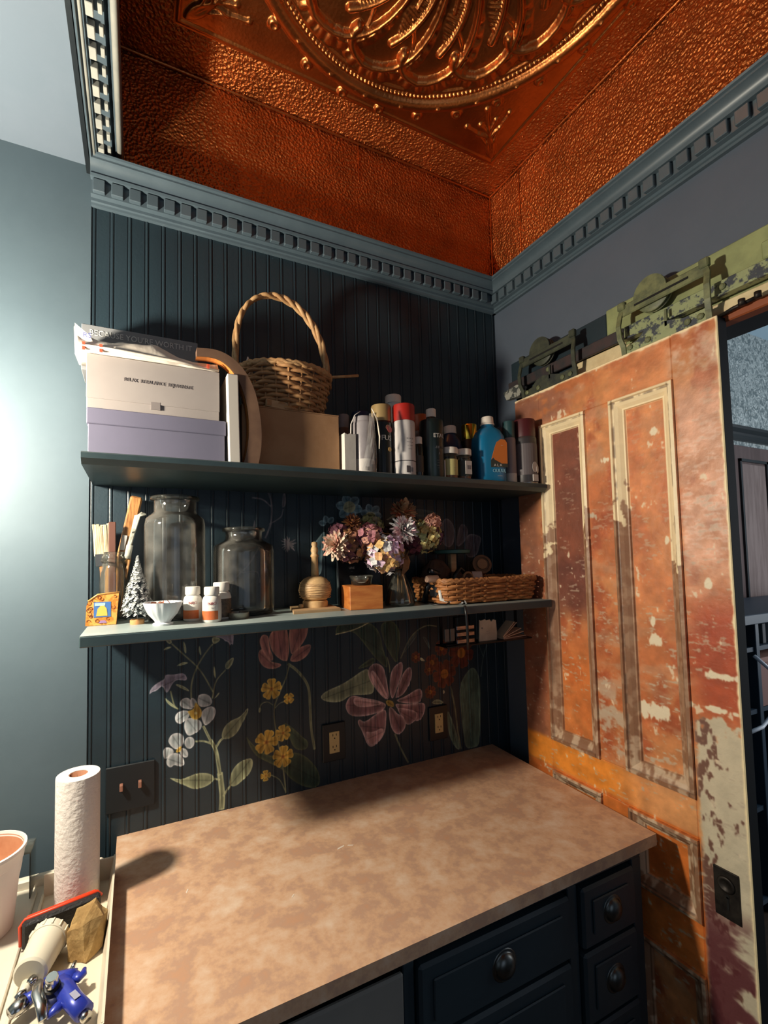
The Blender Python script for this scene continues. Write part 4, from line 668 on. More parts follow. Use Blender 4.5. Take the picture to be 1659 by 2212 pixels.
part('body',MB().add(vs,fs),m_bl,bb,40); cyl(bb,'cap',[(.023,.196),(.023,.200),(.0205,.203),(.0195,.222),(.018,.224),(0,.224)],m_wcap)
lp_=[(-.010,.075),(-.002,.082),(.004,.070),(.014,.062),(.030,.060),(.046,.055),(.0465,.130),(.040,.140),(.025,.142),(.010,.132),(.004,.118),(-.002,.100)]
part('label_patch',MB().prism(lp_,'y',-.0402,-.0385),M('orange_label_patch',(190,104,40),.5),bb); part('label_shadow_print',MB().prism([(-.012,.050),(.046,.050),(.046,.062),(.026,.062),(.010,.070),(-.006,.078),(-.012,.072)],'y',-.0404,-.0387),M('dark_label_print',(46,52,48),.5),bb)
text('lettering','A L A',.012,m_lab,bb,(.012,-.0408,.056)); text('lettering','CIUIUUL',.016,M('blue_white_print',(140,190,206),.5),bb,(.016,-.0405,.038),sx=.75); text('lettering','~~~',.010,m_lab,bb,(.018,-.0405,.022)); text('label_tag','---',.008,m_lab,bb,(.028,-.0408,.122))
spraycan(1.124,-.243,.0205,.212,M('dark_teal_cap',(34,66,70),.4),M('mauve_grey_can',(136,124,126),.45),'slim mauve grey can with dark teal cap right of the turquoise bottle',caph=.052,name='slim_can',capr=.0195,bands=[(.004,.036,m_lab)])
cw=thing('patched_can',(1.185,-.12,ZU),'white can with black patches between slim can and maroon can','can'); cyl(cw,'body',[(.033,0),(.033,.180),(.030,.186),(0,.187)],m_lab); 
for z,a,s in ((.05,-.6,.014),(.085,.2,.012),(.12,-.5,.013),(.03,.3,.01),(.15,.1,.012)): part('black_patch',MB().lathe([(s,0),(s,.001),(0,.001)],9,ry=1.4,mat=Matrix.Translation((.0332*math.sin(a),-.0332*math.cos(a),z))@Matrix.Rotation(a,4,'Z')@Matrix.Rotation(PI/2,4,'X')),m_blackcan,cw)
cyl(cw,'cap',[(.028,.186),(.028,.226),(0,.228)],M('dark_blue_cap',(26,34,54),.4))
dk=spraycan(1.184,-.252,.0385,.220,M('maroon_cap',(74,26,30),.4),M('charcoal_can',(56,52,54),.4),'wide charcoal can with maroon cap at the right end of the upper shelf',caph=.056,name='wide_can',capr=.036)
part('label',MB().lathe([(.0389,.03),(.0389,.135)],30,caps=False),M('grey_print_label',(96,88,90),.5),dk); part('price_label',MB().box(-.008,.014,-.041,-.037,.008,.030),m_lab,dk)
for a,z,rx in ((.05,.055,.012),(.42,.05,.010)): part('pale_print',MB().lathe([(rx,0),(rx,.0008),(0,.0008)],12,ry=1.5,mat=Matrix.Translation((.039*math.sin(a),-.039*math.cos(a),z))@Matrix.Rotation(a,4,'Z')@Matrix.Rotation(PI/2,4,'X')),m_lab,dk)
# ---------------------------------------------------------------- lower shelf, left to right
tn=thing('tea_tin',(-.0745,-.100,ZS),'ornate orange tin with a blue and gold picture, left end of shelf','tin')
m_tin=M('orange_tin_print',(206,120,46),.4,col2=(228,160,80),scale=70,detail=3,ramp=(.42,.56)); m_tind=M('brown_tin_side',(74,48,36),.4)
op=[(-.036,0),(.030,0),(.036,.077),(-.010,.073),(-.030,.058),(-.034,.048)]
part('body',MB().prism(op,'y',-.022,.022),m_tind,tn); part('front',MB().prism([(x*.98,.0008+z*.985) for x,z in op],'y',-.0295,-.0218),m_tin,tn)
part('lid_rim',MB().tube([(-.030,-.029,.059),(-.010,-.029,.074),(.036,-.029,.078)],.0022,6),M('tin_edge_gold',(224,164,92),.35,.4),tn,True)
part('picture_frame_print',MB().box(-.018,.018,-.0302,-.0290,.020,.056),M('blue_picture_print',(70,110,170),.4),tn); part('picture_arch_print',MB().prism([(-.013,.023),(.011,.023),(.009,.040),(.004,.047),(-.004,.047),(-.010,.040)],'y',-.0308,-.030),M('gold_picture_print',(226,178,84),.4),tn)
part('picture_sky_print',MB().box(-.016,.006,-.0306,-.030,.047,.054),M('pale_blue_print',(160,190,196),.4),tn); part('badge_print',MB().prism([(-.008,.006),(.010,.006),(.006,.012),(-.004,.012)],'y',-.0304,-.029),M('lilac_print',(150,120,160),.4),tn)
rr=random.Random(9)
for k in range(26):
    x=-.029+.056*rr.random(); z=.006+.062*rr.random()
    if -.022<x<.021 and .016<z<.060: continue
    if z>.058+ (x+.03)*.6: continue
    part('ornament',MB().tube(arc((x,z),.0028+.002*rr.random(),rr.random()*6,rr.random()*6+3,7,lambda a,b:(a,-.0299,b)),.0006,4),M('brown_ornament_print',(120,60,30),.5),tn)
glass('clear_glass',(250,253,251),.04,(168,164,152)); glass('dusty_glass',(251,252,251),.055,(170,166,158),.06,1.42); m_cg=MATS['clear_glass']
mj=thing('mason_jar',(-.053,.0,ZS),'glass mason jar of paint brushes behind the orange tin','jar'); mj.location.y=-.040
def shell(prof,t=.0025): return prof+[(r-t,z) for r,z in prof[::-1] if z>prof[0][1]+.001]+[(0,prof[0][1]+.004)]
part('glass',MB().lathe(shell([(.028,0),(.033,.005),(.034,.02),(.034,.125),(.030,.14),(.027,.150),(.027,.156),(.030,.158),(.030,.166),(.027,.168),(.027,.178)],.002),28,caps=False),m_cg,mj,True)
part('rim_ring',MB().lathe([(.0285,.150),(.031,.153),(.031,.158),(.0285,.160)],28,caps=False),m_cg,mj,True)
m_bw=M('varnished_brush_wood',(176,128,76),.4,col2=(130,84,46),scale=30,stretch=(6,6,.8)); m_bris=M('pale_bristles',(200,188,160),.8,col2=(150,134,106),scale=90,stretch=(3,3,.2)); m_ferr=M('ferrule_metal',(150,146,138),.3,1); m_crust=M('crusted_paint',(180,180,168),.8,col2=(140,140,128),scale=60,bump=.5)
def brush(name,label,base,tip,wd,th,hm,kind):
    B=Vector(base); T=Vector(tip); d=(T-B).normalized(); L_=(T-B).length; t=thing(name,base,label,'paint brush'); side=Vector((1,0,0)); side=(side-d*side.dot(d)).normalized(); nrm=d.cross(side); mt=Matrix((side,nrm,d)).transposed().to_4x4()
    if kind=='up':   # bristles at the top
        part('handle',MB().box(-wd*.3,wd*.3,-th*.5,th*.5,0,L_*.55,bev=.002).xf(mt),hm,t); part('ferrule',MB().box(-wd*.5,wd*.5,-th*.6,th*.6,L_*.55,L_*.68,bev=.001).xf(mt),m_ferr,t)
        b=MB(); rr=random.Random(2)
        for i in range(14):
            x=-wd*.5+wd*(i+.5)/14; b.tube([(x,0,L_*.66),(x+.002*rr.uniform(-1,1),.002*rr.uniform(-1,1),L_*(.96+.05*rr.random()))],wd*.05,5,flat=th/wd*6)
        part('bristles',b.xf(mt),m_bris,t)
    else:
        part('handle',MB().box(-wd*.5,wd*.5,-th*.5,th*.5,0,L_,bev=min(wd,th)*.3).xf(mt),hm,t)
    return t
JX,JY=-.053,-.040
brush('paint_brush','wide paint brush with pale bristles up in the mason jar',(JX-.012,JY+.006,ZS+.008),(JX-.032,JY+.004,ZS+.252),.038,.012,m_bw,'up')
brush('paint_stick','flat dark brown stick in the mason jar',(JX-.004,JY-.010,ZS+.008),(JX-.005,JY-.010,ZS+.256),.017,.006,M('dark_brown_stick',(92,56,44),.6),'h')
t=brush('paint_paddle','wide varnished wooden brush tilting right out of the mason jar',(JX-.010,JY+.012,ZS+.02),(JX+.052,JY+.016,ZS+.327),.030,.014,m_bw,'h')
part('price_sticker',MB().box(-.012,.000,-.0095,-.007,.165,.205,bev=.001).xf(Matrix.Rotation(.20,4,'Y')),m_lab,t)
t=thing('crusted_brush',(JX+.016,JY-.008,ZS+.01),'paint crusted brush with bent bristles leaning right in the mason jar','paint brush')
part('handle',MB().tube([(0,0,0),(.010,-.004,.10),(.020,-.006,.155)],.004,7),m_bw,t,True)
b=MB(); rr=random.Random(4)
for i in range(12): 
    o=rr.uniform(-.006,.006); b.tube([(.014+o*.5,-.005,.165),(.028+o*.6,-.006+o*.2,.22),(.038+o,-.006,.262),(.048+abs(o)*2,-.006,.272-abs(o))],.0028,5)
part('bristles',b,m_crust,t,True); part('ferrule',MB().tube([(.014,-.006,.150),(.020,-.006,.185)],.0085,8),m_crust,t,True)
tr_=thing('bottle_brush_tree',(.001,-.150,ZS),'frosted grey bottle brush tree on a round wooden base','tree')
part('base',MB().lathe([(.0155,0),(.016,.003),(.016,.010),(.013,.012),(0,.012)],18),M('raw_wood_disc',(196,142,90),.6),tr_,35); part('stem',MB().lathe([(.0015,.01),(.0015,.15)],6),m_ferr,tr_)
b=MB(); rr=random.Random(8)
for i in range(21):
    z=.028+.130*i/20; R0=.034*(1-(i/20)**1.25)+.003
    if i<2: R0*=.85
    for k in range(46):
        a=rr.random()*2*PI; q=R0*(.80+.32*rr.random()); u=Vector((math.cos(a),math.sin(a),0)); v=Vector((-u.y,u.x,0)); z1=z+.006*rr.uniform(-1,1); p=u*q+Vector((0,0,z1-.002)); s=.0036
        b.add([u*.003+Vector((0,0,z+.003)),p-v*s-u*.004,p+Vector((0,0,-.003)),p+v*s-u*.004,p*.9+Vector((0,0,.0045+z1*.1))],[(0,1,2,3),(1,4,3,2)])
o=part('bristles',b,M('frosted_bristles',(196,198,196),.8,col2=(160,164,162),scale=80),tr_); o['kind']='stuff'
bw=thing('fluted_bowl',(.056,-.205,ZS),'small white fluted footed bowl of dried petals','bowl'); m_por=M('white_porcelain',(206,210,214),.3,coat=.3)
part('bowl',MB().lathe([(.022,0),(.023,.004),(.017,.007),(.020,.012),(.032,.026),(.040,.044),(.043,.054),(.041,.0535),(.037,.044),(.026,.026),(0,.016)],64,caps=False,fl=lambda a,z:1+ (.05*abs(math.cos(a*8))-.02)*min(1,z/.02)),m_por,bw,50)
b=MB(); rr=random.Random(3)
for i in range(50):
    a=rr.random()*6.28; q=.034*math.sqrt(rr.random()); p=Vector((q*math.cos(a),q*math.sin(a),.044+.008*rr.random())); e=[Vector((rr.uniform(-1,1),rr.uniform(-1,1),rr.uniform(-.6,.6)))*.007 for _ in range(3)]; b.add([p+e[0],p+e[1],p-e[0],p-e[1]],[(0,1,2,3)])
pt=part('dried_petals',b,M('dried_orange_petals',(196,130,90),.8,col2=(150,84,60),scale=60),None,None,(.056,-.205,ZS)); tag(pt,'dried orange petals filling the white fluted bowl','petals'); pt['kind']='stuff'
def bigjar(x,y,r,h,rn,hs,label):
    t=thing('glass_jar',(x,y,ZS),label,'jar',group=None)
    part('glass',MB().lathe(shell([(r*.90,0),(r*.98,.006),(r,.02),(r,hs-.03),(r*.96,hs-.012),(rn*1.12,hs),(rn,hs+.006),(rn,h-.014),(rn*1.02,h-.008),(rn*1.14,h-.006),(rn*1.15,h-.001),(rn*1.04,h)],.003),48,caps=False),MATS['dusty_glass'],t,True)
    part('rim_ring',MB().lathe([(rn*1.02,h-.012),(rn*1.17,h-.009),(rn*1.17,h-.002),(rn*1.04,h+.001)],48,caps=False),m_cg,t,True)
    part('dust_band',MB().lathe([(r*.985,hs-.006),(rn*1.14,hs+.003)],48,caps=False),M('shoulder_dust',(126,120,110),.8),t,True) if False else None
    part('bottom',MB().lathe([(r*.9,.003),(r*.9,.008),(0,.010)],40),MATS['dusty_glass'],t,True); return t
bigjar(.092,-.080,.076,.322,.053,.275,'taller wide glass jar with rimmed neck, dusty'); bigjar(.271,-.089,.083,.240,.050,.203,'shorter wide glass jar standing right of the taller one')
def pill(x,y,label,dark=False,k=1.0):
    t=thing('pill_bottle',(x,y,ZS),label,'bottle'); m_pb=M('white_pill_plastic',(216,212,204),.4)
    part('body',MB().lathe([(.0205*k,0),(.0225*k,.003),(.0225*k,.052*k),(.020*k,.060*k),(.016*k,.064*k),(.016*k,.068*k),(0,.068*k)],26),m_pb,t,35); part('cap',MB().lathe([(.0178*k,.066*k),(.0182*k,.068*k),(.0182*k,.083*k),(.0165*k,.0855*k),(0,.0855*k)],30),m_pb,t,35)
    if dark: part('label',MB().lathe([(.0228*k,.006),(.0228*k,.048*k)],26,caps=False),M('dark_pill_label',(70,58,48),.5,col2=(110,90,70),scale=70),t,True)
    else:
        part('label_band',MB().lathe([(.0228*k,.007),(.0228*k,.028*k)],26,caps=False),M('orange_label_band',(196,104,52),.5,col2=(176,88,44),scale=30),t,True); text('lettering','NGCI',.0085,M('red_label_print',(170,50,50),.5),t,(-.002,0,.046*k),wrap=.0226*k); text('small_print','------',.005,m_dim,t,(0,0,.036*k),wrap=.0226*k)
        part('side_label',MB().add([(.0231*math.sin(a)*k,-.0231*math.cos(a)*k,z) for a in np.linspace(.55,1.4,8) for z in(.007,.046)],[(2*i,2*i+1,2*i+3,2*i+2) for i in range(7)]),m_lab,t,True)
pill(.127,-.165,'white pill bottle with orange label band, left beside the fluted bowl'); pill(.166,-.215,'white pill bottle with orange label band, front one'); pill(.196,-.170,'white pill bottle with dark label standing behind the other two',True,1.1)
tl=thing('tealight',(.236,-.19,ZS),'spent grey tealight cup on the shelf beside the pill bottles','candle'); part('cup',MB().lathe([(.024,0),(.0255,.002),(.026,.016),(.025,.016),(.0245,.008),(0,.008)],26,caps=False),M('dull_aluminium',(150,148,138),.4,.7),tl,40); part('wax',MB().lathe([(.024,.004),(.024,.010),(0,.0105)],20),M('grey_wax',(170,160,130),.6),tl); part('wick',MB().tube([(0,0,.01),(.002,0,.019)],.0012,5),m_dim,tl)
bo=thing('small_board',(.468,-.10,ZS),'thin raw wood board lying under the twine holder','board'); part('board',MB().prism([(-.085,-.09),(.055,-.085),(.075,.05),(-.05,.06)],'z',0,.008),M('pale_raw_wood',(190,158,118)),bo)
tw=thing('twine_holder',(.478,-.10,ZS+.008),'turned wooden twine holder with a round ball and tall finial handle','twine holder'); m_tw=M('pale_turned_wood',(206,172,124),.5,col2=(190,152,104),scale=18); m_twi=M('wound_twine',(196,162,120),.8,col2=(160,126,86),scale=90,stretch=(1,1,4),bump=.4,bscale=120)
part('base',MB().lathe([(.036,0),(.037,.004),(.037,.016),(.034,.019),(0,.019)],32),m_tw,tw,35); part('ball',MB().lathe([(.030,.019),(.041,.027),(.047,.042),(.0475,.056),(.044,.070),(.034,.082),(.020,.089),(0,.090)],32),m_tw,tw,True)
b=MB()
for k in range(9): 
    z=.030+.0050*k; q=.0478-.9*(z-.049)**2*9; b.tube([(q*math.cos(a),q*math.sin(a),z+.0025*math.sin(a*2+k)) for a in np.linspace(0,2*PI,33)[:-1]],.0012,5,closed=True)
part('twine',b,m_twi,tw,True)
part('post',MB().lathe([(.012,.088),(.0105,.12),(.0095,.145),(.0125,.149),(.0115,.153),(.0085,.158),(.0115,.166),(.010,.174),(.007,.178),(.0095,.184),(.008,.191),(0,.193)],20),m_tw,tw,True); part('cut_knob',MB().lathe([(.006,0),(.008,.005),(.005,.011),(0,.012)],12,(-.050,-.015)),m_tw,tw,True); part('twine_end',MB().tube([(-.044,.0,.005),(-.052,-.01,.004),(-.05,-.02,.008)],.003,6),m_twi,tw,True)
ob=thing('wooden_block',(.605,-.155,ZS),'orange stained square wooden block holding a glass tealight','box',rz=-.16); m_ob=M('orange_stained_block',(176,100,44),.45,col2=(196,124,60),scale=14,stretch=(1,1,5))
part('block',MB().box(-.050,.050,-.05,.05,0,.068,bev=.0015),m_ob,ob)
gt=thing('glass_tealight',(.607,-.150,ZS+.0682),'clear glass tealight cup standing on the orange wooden block','candle'); part('glass',MB().lathe(shell([(.024,0),(.030,.003),(.0325,.018),(.034,.022),(.034,.026)],.002),28,caps=False),m_cg,gt,True); part('rim',MB().lathe([(.0335,.0235),(.0355,.025),(.0355,.028),(.033,.029)],28,caps=False),m_cg,gt,True); part('wax',MB().lathe([(.023,.003),(.023,.008),(0,.008)],20),M('white_wax',(214,214,206),.5),gt)
pf_=thing('picture_frame',(.652,-.045,ZS),'dark glossy panel with faint lettering leaning behind the orange block','frame',rot=(-.10,0,0)); m_gb=M('glossy_black_panel',(14,18,22),.2); part('panel',MB().box(-.072,.080,-.004,.004,0,.150,bev=.001),m_gb,pf_); part('edge_strip',MB().box(-.0745,-.072,-.005,.005,0,.150),M('grey_edge',(104,112,116),.4),pf_); text('lettering','LINE',.010,m_dim,pf_,(-.024,-.0045,.118)); text('small_print','-----',.006,m_dim,pf_,(-.024,-.0045,.108))
# vase and dried bouquet
VX,VY=.733,-.16
va=thing('glass_vase',(VX,VY,ZS),'clear conical flask shaped glass vase holding the dried bouquet','vase')
part('glass',MB().lathe(shell([(.040,0),(.047,.004),(.047,.012),(.040,.040),(.030,.068),(.0215,.090),(.020,.100),(.025,.114)],.002),32,caps=False),m_cg,va,True)
def petalset(C,R,n,pl,pw,cup,seed,out=(0,-.5,.6),nm=3,dahlia=False):
    rr=random.Random(seed); b=MB(); C=Vector(C)
    for i in range(n):
        zc=1-2*(i+.5)/n; a=i*2.39996+rr.random()*.3; d=Vector((math.sqrt(1-zc*zc)*math.cos(a),math.sqrt(1-zc*zc)*math.sin(a),zc))
        if dahlia:
            o=Vector(out).normalized(); d=(d+o*.75).normalized()
            base=C+d*R*.18; tip=C+d*R*(.85+.3*rr.random())
            s=d.cross(o); s=s.normalized() if s.length>.05 else d.orthogonal().normalized(); k=o*(.10*R); mid=(base+tip)/2+k; mi=rr.randrange(nm)
            b.add([base,mid-s*pw,tip-s*pw*.5-k*.3,tip+d*pw*.5,tip+s*pw*.5-k*.3,mid+s*pw],[(0,1,2,5),(2,3,4,5)],mi)
        else:
            P=C+d*R*(.72+.34*rr.random()); u=d.orthogonal().normalized(); u=Matrix.Rotation(rr.random()*6.28,3,d)@u; v=d.cross(u); mi=rr.randrange(nm)
            for q in range(4):
                e=(u,v,-u,-v)[q]; f=(v,-u,-v,u)[q]; lift=d*pl*(.15+.5*rr.random()*cup)
                b.add([P,P+e*pl*.6-f*pw+lift*.4,P+e*pl*1.05+lift,P+e*pl*.6+f*pw+lift*.4],[(0,1,2,3)],mi)
    return b
FC={}
def fm(n,c): 
    if n not in FC: FC[n]=M(n,c,.8,col2=tuple(int(v*.82) for v in c),scale=50)
    return FC[n]
def flower(name,x,y,z,R,cols,label,kind='h',n=60,pl=.011,pw=.006,seed=1,out=(-.2,-.8,.4)):
    n=int(n*1.5); pl*=1.15; pw*=1.25
    t=thing(name,(x,y,z),label,'dried flower',group=None); cols=[tuple(min(235,int(v*1.18+14)) for v in c) for c in cols]; ms=[fm('petal_%s'%''.join(chr(97+int(v)//26) for v in c),c) for c in cols]
    o=part('petals' if kind=='d' else 'florets',petalset((0,0,0),R,n,pl,pw,1,seed,out,len(ms),kind=='d'),ms,t); o['kind']='stuff'
    e=Vector((VX-x+random.uniform(-.008,.008),VY-y+random.uniform(-.006,.006),ZS+.105-z)); f=Vector((VX-x-(x-VX)*.08,VY-y,ZS+.012-z))
    part('stem',MB().tube([Vector((0,0,-R*.25))*1.0,e*.45+Vector((0,0,.03)),e,f],[.0018,.0022,.0022,.0022],6),M('dry_stem',(134,98,62),.8),t,True)
flower('dried_dahlia',.522,-.165,1.665,0.041,[(206,158,138),(190,136,118),(214,172,150)],'salmon pink dried dahlia low at the left of the bouquet','d',46,0,.005,2,(-.7,-.7,.1))
flower('dried_rose',.540,-.135,1.706,0.025,[(128,76,88),(104,58,70)],'small mauve dried bloom at the upper left of the bouquet','h',22,.010,.006,3)
flower('dried_hydrangea',.580,-.125,1.672,0.057,[(104,68,56),(130,84,62),(86,58,52),(150,104,62)],'dark brown dried hydrangea left of the bouquet','h',64,.012,.007,4)
flower('dried_dahlia',.582,-.145,1.728,0.030,[(150,92,56),(168,112,60),(120,70,50)],'small rust dried dahlia above the brown hydrangea','d',34,0,.0045,5,(0,-.6,.8))
flower('dried_hydrangea',.668,-.19,1.640,0.057,[(184,158,178),(206,196,204),(200,150,92),(168,132,156),(214,206,210),(188,140,96)],'lilac white and tan dried hydrangea hanging low in front','h',78,.0125,.0068,6)
flower('dried_dahlia',.733,-.185,1.708,0.044,[(208,172,172),(222,190,186),(190,148,154)],'pale pink spiky dried dahlia in the bouquet middle','d',56,0,.0048,7,(0,-.9,.3))
flower('dried_dahlia',.762,-.14,1.764,0.046,[(220,124,80),(196,104,68),(232,150,110)],'rust orange dried dahlia at the top of the bouquet','d',48,0,.007,8,(0,-.6,.8))
flower('dried_hydrangea',.824,-.165,1.694,0.051,[(196,170,108),(178,150,90),(210,188,130)],'mustard yellow dried hydrangea right of the bouquet','h',74,.010,.0056,9)
flower('dried_hydrangea',.885,-.13,1.695,0.030,[(120,80,92),(104,66,80),(140,100,108)],'mauve dried hydrangea at the far right of the bouquet','h',32,.010,.006,10)
flower('dried_rose',.785,-.16,1.668,0.032,[(92,38,48),(110,50,58),(70,30,38)],'burgundy dried bloom below the yellow hydrangea','h',34,.010,.006,11)
flower('dried_hydrangea',.668,-.10,1.725,0.039,[(190,176,110),(160,146,92),(130,112,84)],'olive green dried hydrangea at the back of the bouquet','h',40,.010,.006,12)
flower('dried_hydrangea',.625,-.175,1.692,.036,[(150,96,104),(120,80,78),(176,128,110)],'dusty rose dried hydrangea between the brown and lilac ones','h',44,.011,.0065,14)
flower('dried_rose',.845,-.185,1.735,.024,[(190,140,110),(160,104,80)],'small peach dried bloom above the yellow hydrangea','h',26,.010,.006,15)
flower('dried_hydrangea',.715,-.10,1.680,0.046,[(70,50,46),(88,60,54)],'dark brown dried hydrangea hidden behind the pink dahlia','h',44,.012,.007,13)
def leaf(name,label,pts,wd,m):
    P=[Vector(p) for p in pts]; vs=[];fs=[]; n=len(P)
    for i,p in enumerate(P):
        w=wd*math.sin(PI*(.08+.90*i/(n-1)))**.8; vs+= [p+Vector((-w,.002,0)),p+Vector((0,-.004,0)),p+Vector((w,.002,.002))]
    for i in range(n-1): fs+= [(i*3,i*3+1,i*3+4,i*3+3),(i*3+1,i*3+2,i*3+5,i*3+4)]
    o=part(name,MB().add(vs,fs),m,None,True); tag(o,label,'leaf')
leaf('dried_leaf','curled brown dried leaf hanging over the vase neck',[(.745,-.19,1.632),(.742,-.195,1.612),(.735,-.197,1.588),(.725,-.192,1.568)],.013,M('brown_dry_leaf',(150,104,64),.7,col2=(120,80,48),scale=40))
leaf('dried_leaf','dark green dried leaf at the upper right of the bouquet',[(.79,-.10,1.735),(.82,-.09,1.757),(.86,-.085,1.752),(.90,-.085,1.742)],.012,M('dark_dry_leaf',(62,74,66),.7))
# tools, paper, stand and tray basket
gg=thing('glue_gun',(.845,-.19,ZS),'black hot glue gun with white wire stand and nozzle lying on its side','tool'); m_gun=M('black_gun_plastic',(22,22,24),.35)
part('body',MB().box(-.012,.014,-.02,.02,.020,.085,bev=.006),m_gun,gg); part('grip',MB().tube([(.0,.01,.08),(-.012,.025,.05),(-.020,.035,.004)],[.013,.012,.013],10,flat=.7),m_gun,gg,True); part('collar',MB().lathe([(.010,0),(.011,.004),(.011,.040),(.008,.042),(0,.042)],14,mat=Matrix.Translation((-.045,-.02,.080))@Matrix.Rotation(PI/2,4,'Y')),M('beige_collar',(196,160,136),.5),gg,35)
part('nozzle_stand',MB().tube([(-.008,-.035,.045),(-.006,-.037,.018),(.020,-.05,.010),(.050,-.062,.005),(.062,-.066,.010),(.066,-.068,.002)],[.005,.006,.0065,.006,.0035,.003],8),M('white_stand_plastic',(222,220,214),.4),gg,True); part('nozzle',MB().tube([(.038,-.055,.010),(.060,-.064,.008)],[.008,.006],10),m_gun,gg,True)
part('cord',MB().tube([(-.020,.035,.006),(-.03,-.03,.003),(0,-.055,.003),(.026,-.050,.012),(.032,-.040,.05),(.030,-.02,.085)],.0022,6),m_gun,gg,True); part('highlight_dot',MB().lathe([(.004,0),(.003,.002),(0,.0025)],10,mat=Matrix.Translation((-.022,-.016,.106))@Matrix.Rotation(PI/2,4,'X')),m_lab,gg)  # pale dot on the barrel is a painted highlight
part('barrel',MB().tube([(-.028,-.01,.105),(.012,.0,.092)],[.009,.012],10),m_gun,gg,True)
bp_=thing('brown_paper',(.93,-.075,ZS),'crumpled dark brown paper bundle behind the glue gun','paper')
b=MB(); b.lathe([(.045,0),(.06,.03),(.064,.07),(.056,.110),(.03,.135),(0,.140)],18,ry=.6); b.v=[tuple(Vector(p)*(1+.18*mnoise.noise(Vector(p)*30))) for p in b.v]; b.v=[(x,y,max(z,0)) for x,y,z in b.v]
part('bundle',b,M('dark_brown_paper',(84,62,50),.8,col2=(70,50,40),scale=20),bp_)
cs=thing('pedestal',(1.0,-.075,ZS),'small teal disc on a pale wooden post behind the wicker tray','stand'); part('post',MB().box(-.012,.012,-.010,.010,0,.158,bev=.002),M('pale_raw_wood',(190,158,118)),cs); part('disc',MB().lathe([(.058,.158),(.062,.160),(.062,.170),(.058,.172),(0,.172)],36),M('teal_disc_paint',(62,104,96),.5),cs,35); part('foot',MB().lathe([(.03,0),(.032,.003),(.030,.010),(0,.010)],24),m_dark,cs)
bk2=thing('tray_basket',(1.028,-.155,ZS+.004),'low rectangular wicker tray basket at the right end of the lower shelf','basket')
def rrect(u,s,a=.182,b_=.098,e=.28):
    t=2*PI*u; return (a*(1+(s-1)*.55)*math.copysign(abs(math.cos(t))**e,math.cos(t)),b_*s*math.copysign(abs(math.sin(t))**e,math.sin(t)))
# even spacing along the outline
_P=[rrect(i/720,1) for i in range(721)]; _c=np.concatenate([[0],np.cumsum([math.hypot(_P[i+1][0]-_P[i][0],_P[i+1][1]-_P[i][1]) for i in range(720)])]); 
def rshape(u,s): return rrect(float(np.interp((u%1)*_c[-1],_c,np.arange(721)/720)),s)
basket(bk2,rshape,.066,8,36,.0046,.10,144,M('honey_wicker',(182,122,70),.55,col2=(150,92,48),scale=40,bump=.15),M('honey_wicker_rim',(176,120,72),.55,col2=(150,98,58),scale=60),amp=.0036)
tb=thing('paper_tube',(.975,-.10,ZS+.012),'dark card tube with a white open end lying in the wicker tray','tube',rot=(0,0,-.55)); part('tube',MB().lathe([(.022,0),(.022,.10)],22,mat=Matrix.Translation((0,0,.062))@Matrix.Rotation(PI/2,4,'Y'),caps=True),M('dark_card_tube',(84,66,60),.6),tb,35); part('white_end',MB().lathe([(.0225,.07),(.0225,.102),(.015,.104),(0,.104)],22,mat=Matrix.Translation((0,0,.062))@Matrix.Rotation(PI/2,4,'Y')),M('pinkish_white_plastic',(206,186,180),.4),tb,35)
rl=thing('ribbon_roll',(1.12,-.10,ZS+.008),'round brown cork roll end standing in the wicker tray','roll'); part('roll',MB().lathe([(.034,0),(.034,.05),(.026,.05),(.026,.046),(0,.046)],26,mat=Matrix.Translation((0,.03,.098))@Matrix.Rotation(PI/2-.3,4,'X')@Matrix.Rotation(-.4,4,'Y')),M('brown_cork',(120,86,60),.7,col2=(104,74,52),scale=40),rl,35); part('core',MB().lathe([(.018,.0),(.018,.052),(0,.052)],20,mat=Matrix.Translation((0,.03,.098))@Matrix.Rotation(PI/2-.3,4,'X')@Matrix.Rotation(-.4,4,'Y')),M('tan_cork',(150,112,78),.7),rl,35); part('support',MB().box(-.03,.03,.0,.05,0,.066),m_dark,rl)
gp=thing('grip_clamp',(.965,-.155,ZS+.014),'black hooked clamp poking out of the wicker tray','clamp'); part('jaw',MB().tube([(-.02,0,0),(-.018,0,.07),(.005,0,.095),(.022,0,.080)],.010,8,flat=.7),m_gun,gp,True); part('ring',MB().tube(arc((.03,.062),.018,0,PI,12,lambda a,b:(a,-.01,b)),.004,7),M('tan_cork',(150,112,78)),gp,True)
# ---------------------------------------------------------------- under the lower shelf
m_thin=M('dark_metal_strip',(24,28,30),.4,.5)
lg=thing('narrow_ledge',(1.02,-.20,1.349),'narrow dark ledge strip hung below the lower shelf','ledge'); part('strip',MB().box(-.165,.185,-.03,.03,-.004,0),m_thin,lg); part('hanger_strap',MB().box(-.150,-.140,.026,.03,-.004,.1045),m_thin,lg); part('hanger_strap',MB().box(.165,.175,.026,.03,-.004,.1045),m_thin,lg)
wr=thing('metal_rack',(.915,-.205,1.3495),'small steel clip rack on the narrow ledge below the shelf','rack'); m_st=M('bright_steel',(180,172,170),.25,1,col2=(120,112,110),scale=30,stretch=(1,1,6))
for z0 in(0,.022,.042): part('bar',MB().box(-.012,.058,-.012,-.008,z0+.002,z0+.016,bev=.002),m_st,wr)
for x0 in(-.055,-.034): part('side_plate',MB().box(x0,x0+.017,-.008,-.004,.012,.052,bev=.001),M('dull_steel',(104,106,104),.4,.8),wr)
part('frame',MB().tube([(-.012,0,.0025),(-.012,0,.085),(.045,0,.085),(.045,0,.0025)],.004,6),m_thin,wr,True); part('base',MB().box(-.055,.06,-.014,.012,0,.003),m_thin,wr)
